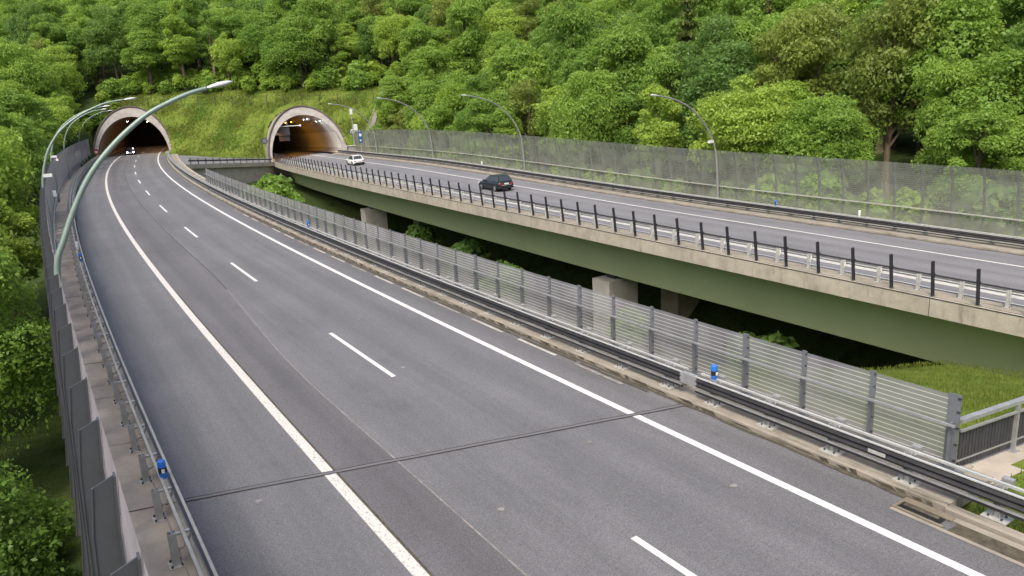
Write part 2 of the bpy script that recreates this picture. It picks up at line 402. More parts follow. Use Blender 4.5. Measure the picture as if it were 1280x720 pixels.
# ------------------------------------------------------------------ mesh helper
class MB:
    """collects shapes; build() links them as ONE mesh object"""
    def __init__(self): self.v, self.f, self.uv = [], [], {}
    def add(self, vs, fs, uvs=None):
        n = len(self.v)
        self.v += [tuple(p) for p in vs]
        if uvs:
            for i, q in enumerate(uvs): self.uv[n + i] = q
        self.f += [tuple(n + i for i in f) for f in fs]
        return self
    def frame_box(self, c, ax, ay, az):
        """box by centre and three half-axis vectors"""
        c, ax, ay, az = Vector(c), Vector(ax), Vector(ay), Vector(az)
        vs = [c + sx * ax + sy * ay + sz * az for sz in (-1, 1) for sx, sy in ((-1, -1), (1, -1), (1, 1), (-1, 1))]
        return self.add(vs, [(3, 2, 1, 0), (4, 5, 6, 7), (0, 1, 5, 4), (1, 2, 6, 5), (2, 3, 7, 6), (3, 0, 4, 7)])
    def box(self, x0, x1, y0, y1, z0, z1):
        return self.frame_box(((x0 + x1) / 2, (y0 + y1) / 2, (z0 + z1) / 2), ((x1 - x0) / 2, 0, 0), (0, (y1 - y0) / 2, 0), (0, 0, (z1 - z0) / 2))
    def tube(self, pts, r, n=8, cap=True):
        pts = [Vector(p) for p in pts]
        rs = r if isinstance(r, (list, tuple)) else [r] * len(pts)
        base = len(self.v); prev = None
        vs, fs = [], []
        for i, p in enumerate(pts):
            d = (pts[min(i + 1, len(pts) - 1)] - pts[max(i - 1, 0)]).normalized()
            a = prev if prev is not None else (Vector((0, 0, 1)) if abs(d.z) < 0.9 else Vector((1, 0, 0)))
            a = (a - d * a.dot(d)).normalized(); prev = a
            b = d.cross(a)
            for k in range(n):
                t = 2 * math.pi * k / n
                vs.append(p + rs[i] * (math.cos(t) * a + math.sin(t) * b))
        for i in range(len(pts) - 1):
            for k in range(n):
                k2 = (k + 1) % n
                fs.append((i * n + k, i * n + k2, (i + 1) * n + k2, (i + 1) * n + k))
        if cap:
            fs.append(tuple(range(n - 1, -1, -1))); fs.append(tuple((len(pts) - 1) * n + k for k in range(n)))
        return self.add(vs, fs)
    def lathe(self, c, prof, axis=(0, 0, 1), n=16):
        """revolve (radius, height) profile about axis through c"""
        ax = Vector(axis).normalized(); a = ax.orthogonal().normalized(); b = ax.cross(a); c = Vector(c)
        vs, fs = [], []
        for r, h in prof:
            for k in range(n):
                t = 2 * math.pi * k / n
                vs.append(c + ax * h + r * (math.cos(t) * a + math.sin(t) * b))
        for i in range(len(prof) - 1):
            for k in range(n):
                k2 = (k + 1) % n
                fs.append((i * n + k, i * n + k2, (i + 1) * n + k2, (i + 1) * n + k))
        fs.append(tuple(range(n - 1, -1, -1))); fs.append(tuple((len(prof) - 1) * n + k for k in range(n)))
        return self.add(vs, fs)
    def sweep(self, road, prof, s0, s1, ds=2.0, closed=True, caps=True, lean=0.0, uvmode=None):
        """carry the (o, z) profile along the road from s0 to s1"""
        n = max(1, int(math.ceil((s1 - s0) / ds)))
        ss = [s0 + (s1 - s0) * i / n for i in range(n + 1)]
        m = len(prof); vs, fs, uvs = [], [], []
        for s in ss:
            for (o, z) in prof:
                vs.append(road.at(s, o - lean * z, z))
                uvs.append((s, z) if uvmode == 'wall' else (o, s))
        for i in range(n):
            for k in range(m if closed else m - 1):
                k2 = (k + 1) % m
                fs.append((i * m + k, i * m + k2, (i + 1) * m + k2, (i + 1) * m + k))
        if closed and caps:
            fs.append(tuple(range(m - 1, -1, -1))); fs.append(tuple(n * m + k for k in range(m)))
        return self.add(vs, fs, uvs)
    def mesh(self, name, m, loc=None, smooth=False):
        me = bpy.data.meshes.new(name)
        vs = self.v
        if loc is not None: vs = [(a - loc[0], b - loc[1], c - loc[2]) for a, b, c in vs]
        me.from_pydata(vs, [], self.f)
        if self.uv:
            ul = me.uv_layers.new(name='UVMap')
            li = np.empty(len(me.loops), np.int32); me.loops.foreach_get('vertex_index', li)
            arr = np.array([self.uv.get(i, (0, 0)) for i in range(len(vs))], np.float32)
            ul.data.foreach_set('uv', arr[li].ravel())
        me.materials.append(m)
        if smooth: me.polygons.foreach_set('use_smooth', [True] * len(me.polygons))
        me.update()
        return me
    def build(self, name, m, parent=None, smooth=False, loc=None):
        """parent given: vertices are world coordinates, stored relative to the parent's origin"""
        l = parent.location if parent is not None else loc
        o = bpy.data.objects.new(name, self.mesh(name, m, l, smooth))
        COL.objects.link(o)
        if parent is not None: o.parent = parent
        elif loc is not None: o.location = loc
        return o

def rad(o): # recalc normals outward-ish is not needed: closed shapes are two-sided in Cycles
    return o
def tag(o, label=None, cat=None, group=None, kind=None):
    if label: o['label'] = label
    if cat: o['category'] = cat
    if group: o['group'] = group
    if kind: o['kind'] = kind
    return o
def thing(name, loc, label, cat, group=None, rz=0.0):
    o = bpy.data.objects.new(name, None); COL.objects.link(o)
    o.empty_display_size = 0.3
    o.location = loc; o.rotation_euler = (0, 0, rz)
    return tag(o, label, cat, group)
def inst(name, me, parent, loc=(0, 0, 0), rot=(0, 0, 0), scale=None):
    """a child that shares mesh data; loc is relative to the parent"""
    o = bpy.data.objects.new(name, me); COL.objects.link(o)
    o.parent = parent; o.location = loc; o.rotation_euler = rot
    if scale: o.scale = scale
    return o
def struct(o): o['kind'] = 'structure'; return o
def copy_tree(o, parent=None):
    c = o.copy(); COL.objects.link(c)
    if parent is not None: c.parent = parent
    for ch in list(o.children): copy_tree(ch, c)
    return c
def rel(p, parent): return Vector(p) - Vector(parent.location)

# ================================================================== SETTING
# ------------------------------------------------------------------ terrain
S1P, C1 = 185.0, -0.8          # left tunnel mouth on R1 (s, centre o)
S2P, C2 = 138.0, 7.0           # right tunnel mouth on R2
PA, PB = R1.at(S1P, C1), R2.at(S2P, C2)
PL = math.hypot(PB.x - PA.x, PB.y - PA.y)
PDX, PDY = (PB.x - PA.x) / PL, (PB.y - PA.y) / PL
PNX, PNY = -PDY, PDX
if PNY < 0: PNX, PNY = -PNX, -PNY
def sm(x): x = np.clip(x, 0, 1); return x * x * (3 - 2 * x)
def noise2(X, Y, f, seed):
    r = np.random.default_rng(seed); z = 0
    for i in range(5):
        a, p = r.uniform(0, 6.28), r.uniform(0, 6.28); k = f * r.uniform(0.6, 1.7)
        z = z + np.sin((X * math.cos(a) + Y * math.sin(a)) * k + p)
    return z / 5
def terrain(X, Y, full=False):
    X = np.asarray(X, float); Y = np.asarray(Y, float)
    s1, o1 = R1.so(X, Y); s2, o2 = R2.so(X, Y)
    a = (X - PA.x) * PDX + (Y - PA.y) * PDY
    d = (X - PA.x) * PNX + (Y - PA.y) * PNY
    zl = -7.5 - 0.12 * np.clip(-9 - o1, 0, 30) + 0.12 * np.clip(s1 - 85, 0, 110) + 0.10 * np.clip(-40 - o1, 0, 400)
    zm = 0.02 - 0.235 * np.clip(o1 - 10.5, 0, 60) - 0.14 * np.clip(s1 - 14.0, 0, 100) - 0.75 * np.clip(s1 - 23.5, 0, 100)
    zm = np.maximum(zm, -11 + 6.0 * sm((d + 62) / 46))
    zr = -3.6 + 0.22 * np.clip(o2 - 26, 0, 500) + 0.10 * np.clip(o2 - 80, 0, 500)
    zmr = zm + (zr - zm) * sm((o2 - 10) / 9)
    wl = sm((o1 + 8.5) / 12.0)
    zmid = np.where(s1 < 13, np.minimum(zmr, 0.02), zmr)
    z = zl + (zmid - zl) * wl
    road = (o1 > -9) & (o1 < 5.6)
    z = np.where(road & (s1 < 14), np.minimum(z, -0.6), z)
    z = np.where((o1 > -9) & (o1 < 7.4) & (s1 >= 14), np.minimum(z, -2.2 + 1.9 * sm((s1 - 172) / 8)), z)
    lim = R2v(s2) - 1.4 - 3.9 * sm((o2 + 3.0) / 5.5)
    z = np.where((o2 > -3.0) & (o2 < 16.2) & (s2 < 133), np.minimum(z, lim), z)
    tb = np.clip(a / PL, 0, 1); base = PA.z + (PB.z - PA.z) * tb
    hill = base + 0.74 * np.clip(d - 1.2, 0, 17) + 0.3 * np.clip(d - 18.2, 0, 260)
    z = np.where(d > 1.2, np.maximum(z, hill), z)
    z = z + 0.35 * noise2(X, Y, 0.25, 3) * sm((np.abs(o1) - 12) / 10) * sm((d + 5) / -3 + 1 + (d > 3))
    if full: return z, s1, o1, s2, o2, a, d
    return z
def R2v(s): return np.array([R2.zf(x) for x in np.ravel(s)])
def meadow_w(X, Y, s1, o1, s2, o2, a, d):
    near = sm((34 - s1) / 6) * sm((o1 - 5) / 1.0) * sm((45 - o1) / 8)
    slope = sm((d - 0.2) / 1.5) * sm((24 - d) / 4) * sm((a + 12) / 3) * sm((PL + 17 - a) / 4)
    left = 0.12 * sm((-8.2 - o1) / 1.0) * sm((o1 + 14) / 3) * sm((25 - s1) / 4)
    return np.clip(near + slope + left, 0, 1)
def grid_mesh(name, P, Q, tofun, drop=None):
    nx, ny = len(P), len(Q)
    PP, QQ = np.meshgrid(P, Q)
    X, Y = tofun(PP.ravel(), QQ.ravel())
    z, s1, o1, s2, o2, a, d = terrain(X, Y, True)
    if drop is not None: z = z + drop(a, d)
    mw = meadow_w(X, Y, s1, o1, s2, o2, a, d)
    # tunnel mouths: no ground inside the tubes
    def inside(s, o, s0, c, w, h, zb):
        q = np.clip(1 - ((o - c) / w) ** 2, 0, 1)
        return (s > s0 - 1.0) & (s < s0 + 40) & (np.abs(o - c) < w) & (z < h * np.sqrt(q) + zb)
    hole = inside(s1, o1, S1P, C1, 7.1, 9.3, PA.z) | inside(s2, o2, S2P, C2, 7.4, 9.5, PB.z)
    idx = np.arange(nx * ny).reshape(ny, nx)
    f = np.stack([idx[:-1, :-1], idx[:-1, 1:], idx[1:, 1:], idx[1:, :-1]], -1).reshape(-1, 4)
    f = f[~(hole[f].any(1))]
    me = bpy.data.meshes.new(name)
    me.from_pydata(np.stack([X, Y, z], 1).tolist(), [], f.tolist())
    at = me.attributes.new('meadow', 'FLOAT', 'POINT'); at.data.foreach_set('value', mw.astype(np.float32))
    me.materials.append(M['ground'])
    me.polygons.foreach_set('use_smooth', [True] * len(me.polygons)); me.update()
    o = bpy.data.objects.new(name, me); COL.objects.link(o)
    return struct(o)
_gx = np.concatenate([np.arange(-900, -200, 25), np.arange(-200, 160, 2.5), np.arange(160, 900, 25)])
_gy = np.concatenate([np.arange(-300, -40, 20), np.arange(-40, 300, 2.5), np.arange(300, 1000, 25)])
grid_mesh('ground', _gx, _gy, lambda p, q: (p, q),
          lambda a, d: -0.9 * ((a > -21) & (a < PL + 21) & (d > -4) & (d < 36)))
grid_mesh('hillside', np.arange(-24, PL + 24, 0.6), np.arange(-7, 39, 0.6),
          lambda p, q: (PA.x + p * PDX + q * PNX, PA.y + p * PDY + q * PNY))

# ------------------------------------------------------------------ left carriageway (R1)
def strip(name, road, o0, o1, s0, s1, z, m, parent=None, ds=2.0):
    mb = MB(); mb.sweep(road, [(o0 + (o1 - o0) * i / 4, z) for i in range(5)], s0, s1, ds, closed=False)
    return mb.build(name, m, parent)
road1 = struct(strip('road', R1, -7.13, 5.42, -40, 262, 0.0, M['asphalt']))
def mark(name, road, o0, o1, s0, s1, m, parent, z=0.004, ds=1.5):
    mb = MB(); mb.sweep(road, [(o0, z), (o1, z)], s0, s1, ds, closed=False)
    o = mb.build(name, m, parent); struct(o); return o
vs, fs, uvs = [], [], []
for i, s in enumerate(np.arange(-40, 176, 0.7)):
    o = -2.33 + 0.9 * float(sm(np.array((s - 26) / 24))) + 0.012 * math.sin(s * 0.35)
    for q in range(4):
        oo = -3.75 + (o + 3.75) * q / 3; vs.append(R1.at(s, oo, 0.004)); uvs.append((oo, s + 300))
    if i:
        for q in range(3): fs.append((4 * i - 4 + q, 4 * i - 3 + q, 4 * i + 1 + q, 4 * i + q))
struct(MB().add(vs, fs, uvs).build('resurfaced_strip', M['asphalt_dark'], road1))
mark('edge_line', R1, -4.0, -3.75, -40, 245, M['paint_worn'], road1, 0.008)
mark('edge_line', R1, 3.75, 3.96, -40, 245, M['paint'], road1, 0.008)
for k in range(-3, 13):
    s = 15.45 + 17.243 * k
    mark('lane_dash', R1, -0.075, 0.075, s - 5.966, s, M['paint'], road1, 0.008)
# wandering longitudinal seam
mb = MB(); vs = []; fs = []; ss = np.arange(-40, 176, 0.7)
for i, s in enumerate(ss):
    o = -2.33 + 0.9 * float(sm(np.array((s - 26) / 24))) + 0.012 * math.sin(s * 0.35)
    hw = 0.012 + 0.008 * math.sin(s * 1.7) ** 2
    vs += [R1.at(s, o - hw, 0.0125), R1.at(s, o + hw, 0.0125)]
    if i: fs.append((2 * i - 2, 2 * i - 1, 2 * i + 1, 2 * i))
mb.add(vs, fs)
n_near = sum(1 for s in ss if s < 44)
struct(MB().add(vs[:2 * n_near], fs[:n_near - 1]).build('road_seam', M['seam'], road1))
struct(MB().add(vs[2 * n_near - 2:], [(a - 2 * n_near + 2, b - 2 * n_near + 2, c - 2 * n_near + 2, d_ - 2 * n_near + 2) for a, b, c, d_ in fs[n_near - 1:]]).build('road_seam', M['crack'], road1))
struct(MB().sweep(R1, [(-3.74, 0.0125), (-3.69, 0.0125)], 14, 44, 1, closed=False).build('road_seam', M['moss'], road1))
# skewed expansion joint at the bridge end: two steel edges with rubber between
def cross_strip(name, sa, oa, sb, ob, wdt, z, m, parent, n=14, wob=0.0):
    vs, fs = [], []
    for i in range(n + 1):
        t = i / n; s = sa + (sb - sa) * t; o = oa + (ob - oa) * t
        s += wob * math.sin(i * 2.1 + sa)
        vs += [R1.at(s - wdt / 2, o, z), R1.at(s + wdt / 2, o, z)]
        if i: fs.append((2 * i - 2, 2 * i - 1, 2 * i + 1, 2 * i))
    return struct(MB().add(vs, fs).build(name, m, parent))
cross_strip('expansion_joint', 22.62, -7.1, 19.35, 5.4, 0.17, 0.014, M['asphalt'], road1)
cross_strip('expansion_joint_gap', 22.55, -7.1, 19.28, 5.4, 0.032, 0.018, M['crack'], road1, wob=0.01)
cross_strip('expansion_joint_gap', 22.69, -7.1, 19.42, 5.4, 0.028, 0.018, M['crack'], road1, wob=0.012)
for (s, o0, o1) in ((57.5, -3.7, -1.6), (66, -3.7, -3.0), (77, -3.7, -2.6), (96, -3.7, -3.0), (160, -3.7, -0.5)):
    cross_strip('road_crack', s, o0, s - 0.5, o1, 0.05, 0.0125, M['crack'], road1, n=6, wob=0.05)
rr = random.Random(3)
for (s, o) in ((17.9, -1.5), (19.2, 1.9), (15.6, 3.0), (27.3, 0.6), (21.5, -5.6)):
    vs = [R1.at(s + (0.05 + 0.04 * rr.random()) * math.sin(t), o + (0.05 + 0.05 * rr.random()) * math.cos(t), 0.0145) for t in np.arange(0, 6.2, 0.9)]
    struct(MB().add(vs, [tuple(range(len(vs)))]).build('road_patch', M['seam'], road1))

# left service walkway with its kerb, laid on the bridge edge beam
wk = struct(MB().sweep(R1, [(-7.13, -0.1), (-7.13, 0.13), (-7.15, 0.15), (-8.42, 0.15), (-8.42, -0.1)], -40, 186).build('walkway', M['walk']))
for k in range(0, 46):
    s = 22.6 + 4.0 * (k - 6)
    cross_strip('walkway_joint', s, -8.35, s - 0.28, -7.16, 0.025 if k % 3 else 0.05, 0.154, M['crack'], wk, n=3)
# right edge strip with kerb (concrete), stops where the grass begins
kb = struct(MB().sweep(R1, [(5.42, -0.1), (5.42, 0.12), (5.45, 0.15), (7.25, 0.15), (7.25, -0.1)], 12.35, 186).build('kerb', M['kerb']))
struct(MB().sweep(R1, [(5.36, -0.1), (5.36, 0.11), (5.39, 0.14), (5.56, 0.14), (5.56, -0.1)], -40, 12.34).build('kerb', M['kerb']))
struct(MB().sweep(R1, [(4.78, 0.012), (4.95, 0.006), (5.1, 0.006), (5.355, 0.014)], -40, 12.0, closed=False).build('gutter', M['moss']))
struct(MB().sweep(R1, [(4.70, 0.012), (4.80, 0.014)], -40, 13.1, closed=False).build('gutter', M['kerb']))
struct(MB().sweep(R1, [(5.18, 0.02), (5.33, 0.035)], -40, 12.6, closed=False).build('gutter', M['kerb']))
# mossy crust along the kerb foot and pale drain covers
def ragged(name, oc, hw, s0, s1, m, seed, z=0.016, par=None):
    r = random.Random(seed); vs, fs = [], []
    ss = np.arange(s0, s1, 0.45)
    for i, s in enumerate(ss):
        a = hw * (0.35 + 0.9 * r.random()); b = hw * (0.5 + 0.5 * r.random())
        vs += [R1.at(s, oc - a, z), R1.at(s, oc + b, z)]
        if i: fs.append((2 * i - 2, 2 * i - 1, 2 * i + 1, 2 * i))
    return struct(MB().add(vs, fs).build(name, m, par))
ragged('gutter_dirt', 5.36, 0.075, 12.6, 180, M['moss'], 5, par=kb)
ragged('gutter_dirt', -7.06, 0.07, 5, 180, M['moss'], 6, par=wk)
rq = random.Random(31)
fv, ff = [], []
s = 12.6
while s < 70:
    l_ = rq.uniform(0.15, 0.9); h0 = rq.uniform(0.0, 0.05); h1 = rq.uniform(0.06, 0.14)
    n = len(fv); fv += [R1.at(s, 5.413, h0), R1.at(s + l_ * 0.6, 5.413, h0 - 0.0), R1.at(s + l_, 5.413, h1 * 0.8), R1.at(s + l_ * 0.2, 5.413, h1)]
    ff.append((n, n + 1, n + 2, n + 3)); s += l_ * rq.uniform(0.7, 1.6)
struct(MB().add(fv, ff).build('kerb_stain', M['moss'], kb))
for k in range(16):
    s = 21.6 + 3.35 * k
    strip('drain_strip', R1, 4.97, 5.10, s, s + 2.3, 0.02, M['conc_light' if k % 3 else 'seam'], kb).__setitem__('kind', 'structure')
    ragged('gutter_dirt', 5.2, 0.05, s - 0.9, s + 2.6, M['moss'], 40 + k, 0.024, kb)
# gully pit by the kerb end
g = thing('road_gully', R1.at(12.55, 4.95, 0), 'open concrete gully pit in the gutter where the kerb strip ends', 'gully')
for (o0, o1, s0, s1) in ((4.80, 4.86, 12.1, 13.1), (5.14, 5.33, 12.1, 13.1), (4.86, 5.14, 13.04, 13.1)):
    MB().sweep(R1, [(o0, 0.02), (o0, 0.045), (o1, 0.045), (o1, 0.02)], s0, s1).build('frame', M['walk_old'], g)
MB().sweep(R1, [(4.86, 0.03), (4.87, 0.018), (5.13, 0.018), (5.14, 0.03)], 12.2, 13.04, closed=False).build('pit', M['black'], g)
MB().sweep(R1, [(5.03, 0.022), (5.13, 0.026)], 12.3, 13.0, closed=False).build('pit_wall', M['moss'], g)

# crossover between the two tunnel mouths
def ql(p, q, t): return tuple(p[i] + (q[i] - p[i]) * t for i in range(3))
fA, fB = R1.at(143, 7.2, -0.02), R2.at(137.5, -0.5, -0.12)
def pd(a, d, z): return Vector((PA.x + a * PDX + d * PNX, PA.y + a * PDY + d * PNY, z))
bA, bB = pd(8.3, 1.0, -0.02), pd(PL - 7.2, 1.0, fB.z)
mb = MB(); vs = []; fs = []
for i in range(9):
    for j in range(7):
        p, q = ql(fA, bA, j / 6), ql(fB, bB, j / 6); vs.append(ql(p, q, i / 8))
for i in range(8):
    for j in range(6): fs.append((i * 7 + j, i * 7 + j + 1, (i + 1) * 7 + j + 1, (i + 1) * 7 + j))
struct(mb.add(vs, fs).build('pavement', M['asphalt_right']))
rw = thing('retaining_wall', ql(fA, fB, 0.5), 'pale concrete retaining wall below the crossover between the two tunnel mouths', 'wall')
dv = (fB - fA); dvn = Vector((dv.x, dv.y, 0)).normalized(); nn = Vector((dvn.y, -dvn.x, 0))
if nn.y > 0: nn = -nn
def wallbox(p, q, z0, z1, th, off):
    p, q = Vector(p), Vector(q)
    vs = []
    for P_ in (p, q):
        for k in (0, 1):
            for z in (z0, z1): vs.append(P_ + nn * (off + th * k) + Vector((0, 0, z)))
    return vs, [(0, 1, 3, 2), (4, 6, 7, 5), (0, 4, 5, 1), (2, 3, 7, 6), (1, 5, 7, 3), (0, 2, 6, 4)]
MB().add(*wallbox(fA, fB, -9, -0.62, 0.5, -0.35)).build('wall', M['conc'], rw)
MB().add(*wallbox(fA, fB, -0.6, 0.16, 0.7, -0.1)).build('coping_beam', M['fascia'], rw)

# ------------------------------------------------------------------ bridge decks
lv = thing('viaduct', R1.at(60, 0, -0.3), 'concrete viaduct deck carrying the near carriageway towards the left tunnel', 'viaduct')
MB().sweep(R1, [(-8.85, 0.1), (-8.85, -0.75), (-6.5, -1.1), (5.6, -1.1), (7.55, -0.7), (7.55, 0.1), (7.26, 0.1), (7.26, -0.06), (-8.43, -0.06), (-8.43, 0.1)], 12.9, 186.5, 4).build('deck_slab', M['fascia'], lv)
for s in (28, 80, 132):
    for o in (-4.5, 3.2):
        MB().lathe(R1.at(s, o, -14), [(0.85, 0), (0.85, 12.8)], n=18).build('pier', M['conc'], lv)

rb = thing('bridge', R2.at(60, 7, -0.5), 'long road bridge on a green steel box girder, carrying the far carriageway', 'bridge')
RS0, RS1 = -45.0, 139.0
MB().sweep(R2, [(-0.12, 0.0), (-0.12, -0.92), (0.12, -0.95), (2.3, -1.15), (12.6, -1.15), (15.4, -0.9), (15.9, -0.86), (15.9, 0.1), (15.6, 0.1), (15.6, -0.1), (0.02, -0.1), (0.02, 0.0)],
           RS0, RS1, 3, uvmode='wall').build('edge_beam', M['fascia'], rb)
MB().sweep(R2, [(0.03, -0.09), (0.03, 0.03), (1.15, 0.03), (1.15, -0.09)], RS0, RS1, 3).build('edge_strip', M['kerb'], rb)
MB().sweep(R2, [(-0.135, 0.004), (-0.135, -0.045), (0.05, 0.008)], RS0, RS1, 3, closed=False).build('dirt_line', M['post_dark'], rb)
g_ = MB().sweep(R2, [(2.35, -1.16), (3.05, -4.32), (11.2, -4.32), (12.3, -1.16)], RS0, RS1, 3, uvmode='wall').build('girder', M['girder'], rb)
MB().sweep(R2, [(2.68, -2.66), (2.72, -2.80), (2.52, -2.82), (2.46, -2.70)], RS0, RS1, 3).build('stiffener', M['girder_dark'], g_)
MB().sweep(R2, [(2.84, -4.33), (2.84, -4.40), (11.4, -4.40), (11.4, -4.33)], RS0, RS1, 3).build('bottom_flange', M['girder_dark'], g_)
for k in range(19):
    s = -38 + 9.2 * k
    MB().sweep(R2, [(2.30, -1.2), (3.02, -4.30), (2.90, -4.30), (2.2, -1.2)], s, s + 0.09, 1).build('splice', M['girder_dark'], g_)
for s in (-40, 2, 34, 66, 98, 130):      # thin joints in the edge beam
    MB().sweep(R2, [(-0.125, 0.005), (-0.125, -0.92)], s, s + 0.03, 1, closed=False).build('beam_joint', M['crack'], rb)
for s in (28.5, 80.5, -24.0):
    for o, w_ in ((3.9, 1.5), (11.2, 1.3)):
        t = R2.th(s); ax = Vector((math.cos(t), -math.sin(t), 0)); ay = Vector((math.sin(t), math.cos(t), 0))
        c = R2.at(s, o, 0); top = c.z - 4.75
        pr = MB(); pr.frame_box((c.x, c.y, (top - 16) / 2), ax * w_, ay * 1.0, (0, 0, (top + 16) / 2))
        pier = pr.build('pier', M['conc_light'] if o < 6 else M['conc_brown'], rb)
        for q in (-0.33, 0.33):
            fl = MB(); fl.frame_box((c.x, c.y, (top - 16.4) / 2) + ax * 0 , ax * 0.05, ay * 1.01, (0, 0, (top + 15.6) / 2)) if False else None
        br = MB(); br.frame_box((c.x, c.y, top + 0.17), ax * 0.5, ay * 0.45, (0, 0, 0.17)); br.build('bearing', M['post_dark'], rb)
road2 = struct(strip('road', R2, 1.16, 11.55, RS0, 215, 0.0, M['asphalt_right'], None, 3))
mark('edge_line', R2, 8.76, 8.94, RS0, 200, M['paint'], road2, 0.01)
mark('edge_line', R2, 1.45, 1.6, RS0, 200, M['paint'], road2, 0.01)
pv2 = struct(MB().sweep(R2, [(11.55, -0.09), (11.55, 0.12), (11.58, 0.14), (15.55, 0.14), (15.55, -0.09)], RS0, 139).build('pavement', M['kerb']))
vs, fs = [], []
r_ = random.Random(9)
for i, s in enumerate(np.arange(RS0, 136, 0.6)):
    vs += [R2.at(s, 11.5 - 0.16 * r_.random(), 0.012), R2.at(s, 11.545, 0.013)]
    if i: fs.append((2 * i - 2, 2 * i - 1, 2 * i + 1, 2 * i))
struct(MB().add(vs, fs).build('gutter_dirt', M['moss'], pv2))
# ------------------------------------------------------------------ tunnel mouths
def portal(road, s0, c, wo, ho, wi, hi, label, bev, lin, wall, length=70, zb=-0.3):
    t = thing('tunnel_portal', road.at(s0, c, 0), label, 'tunnel portal')
    N = 40
    def arc(w_, h_, bz=zb):
        pts = []
        for i in range(N + 1):
            a = math.pi * i / N
            z = h_ * math.sin(a)
            pts.append((c - w_ * math.cos(a), z if z > 0.02 else 0.0))
        return [(c - w_, bz)] + pts + [(c + w_, bz)]
    ao, ai = arc(wo, ho), arc(wi, hi)
    n = len(ao)
    # collar: bevelled ring, outer skin running back into the hill
    vs, fs = [], []
    for (o, z) in ai: vs.append(road.at(s0 + bev * max(z, 0), o, z))
    for (o, z) in ao: vs.append(road.at(s0 + bev * max(z, 0), o, z))
    for (o, z) in ao: vs.append(road.at(s0 + bev * max(z, 0) + 9, o, z))
    for k in range(n - 1):
        fs.append((k, k + 1, n + k + 1, n + k)); fs.append((n + k, n + k + 1, 2 * n + k + 1, 2 * n + k))
    MB().add(vs, fs).build('collar', M['collar'], t)
    MB().tube([road.at(s0 + bev * max(z, 0) - 0.1, o, z + 0.05) for (o, z) in arc(wo + 0.05, ho + 0.05)], 0.2, 6).build('rim', M['collar_rim'], t)
    # lining
    vs, fs = [], []
    L = [0, 3, 7, 12, 18, 25, 33, 42, 52, length]
    for q in L:
        for (o, z) in ai:
            f = bev * max(z, 0) * max(0, 1 - q / 18.0)
            vs.append(road.at(s0 + q + f, o, z))
    for j in range(len(L) - 1):
        for k in range(n - 1): fs.append((j * n + k, (j + 1) * n + k, (j + 1) * n + k + 1, j * n + k + 1))
    MB().add(vs, fs).build('lining', lin, t, True)
    MB().add([road.at(s0 + length - 0.5, o, z) for (o, z) in ai], [tuple(range(n))]).build('dark_end_sheet', M['black'], t)  # black sheet across the tube stands in for the darkness further in
    # side walls inside
    for sg in (-1, 1):
        oo = [c + sg * (wi * math.sqrt(max(0, 1 - (z / hi) ** 2)) - 0.06) for z in (0.9, 1.8, 2.7, 3.6, 4.4)]
        mb = MB(); mb.sweep(road, list(zip(oo, (0.9, 1.8, 2.7, 3.6, 4.4))), s0 + 4, s0 + length - 1, 4, closed=False)
        mb.build('wall_panel', wall, t)
        MB().sweep(road, [(c + sg * (wi - 0.05), 0), (c + sg * (wi - 1.0), 0), (c + sg * (wi - 1.0), 0.16), (c + sg * (wi - 0.05), 0.16)] if sg > 0 else
                   [(c - wi + 0.05, 0.16), (c - wi + 1.0, 0.16), (c - wi + 1.0, 0), (c - wi + 0.05, 0)], s0 + 1, s0 + length, 4).build('side_kerb', M['conc'], t)
    return t
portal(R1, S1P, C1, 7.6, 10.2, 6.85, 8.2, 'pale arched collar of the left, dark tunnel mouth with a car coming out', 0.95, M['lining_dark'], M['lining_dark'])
portal(R2, S2P, C2, 7.9, 10.3, 7.25, 8.6, 'pale arched collar of the right tunnel mouth, lit orange inside', 0.95, M['lining'], M['lining_wall'])
# the plain concrete road floor between kerbs inside the right tunnel is road2 itself
def tunnel_lamp(road, s, o, z, m, label, wdt=0.35, ln=1.4, grp=None):
    t = thing('tunnel_lamp', road.at(s, o, z), label, 'tunnel lamp', grp, -road.th(s))
    MB().box(-wdt / 2 - 0.05, wdt / 2 + 0.05, -ln / 2 - 0.05, ln / 2 + 0.05, 0.0, 0.16).mesh
    inst('housing', MB().box(-wdt / 2 - 0.05, wdt / 2 + 0.05, -ln / 2 - 0.05, ln / 2 + 0.05, 0.0, 0.16).box(-wdt / 2 - 0.08, wdt / 2 + 0.08, -ln / 2 - 0.09, -ln / 2 - 0.06, -0.3 if ln > 1 else 0.0, 0.16).mesh('housing', M['galv']), t)
    inst('lens', MB().box(-wdt / 2, wdt / 2, -ln / 2, ln / 2, -0.05, -0.003).mesh('lens', m), t)
    return t
for k, (s, o) in enumerate(((145, 1.6), (149, 1.6), (153, 1.7), (158, 1.8), (156, 11.2), (159, 11.2), (166, 8.0), (174, 8.0))):
    if True:
        tunnel_lamp(R2, s, o, 5.4 if o < 3 else 7.5, M['tun_orange'], 'orange lamp under the roof deep inside the right tunnel', grp='orange lamps inside the right tunnel')
for k, s in enumerate((144.5, 149.5)):  # added lamps, standing in for daylight on the right tunnel's walls
    for o in (8.2, 10.8):
        tunnel_lamp(R2, s, o, 7.6 if o < 9 else 6.9, M['day_fill'], 'added white lamp standing in for daylight just inside the right tunnel mouth', grp='added daylight lamps at the right tunnel mouth')
for k, (s, o, z) in enumerate(((197.5, 3.4, 6.5), (190.5, 5.55, 3.6), (198.5, -1.9, 7.2), (212, 3.4, 6.2), (224, 3.2, 6.2))):
    tunnel_lamp(R1, s, o, z, M['tun_white'], ('white lamp high on the right inside the left tunnel, nearest its mouth', 'white lamp low on the right wall of the left tunnel',
                'white lamp at the crown of the left tunnel', 'white roof lamp further back inside the left tunnel', 'rearmost white roof lamp inside the left tunnel')[k], 0.3, 0.5)
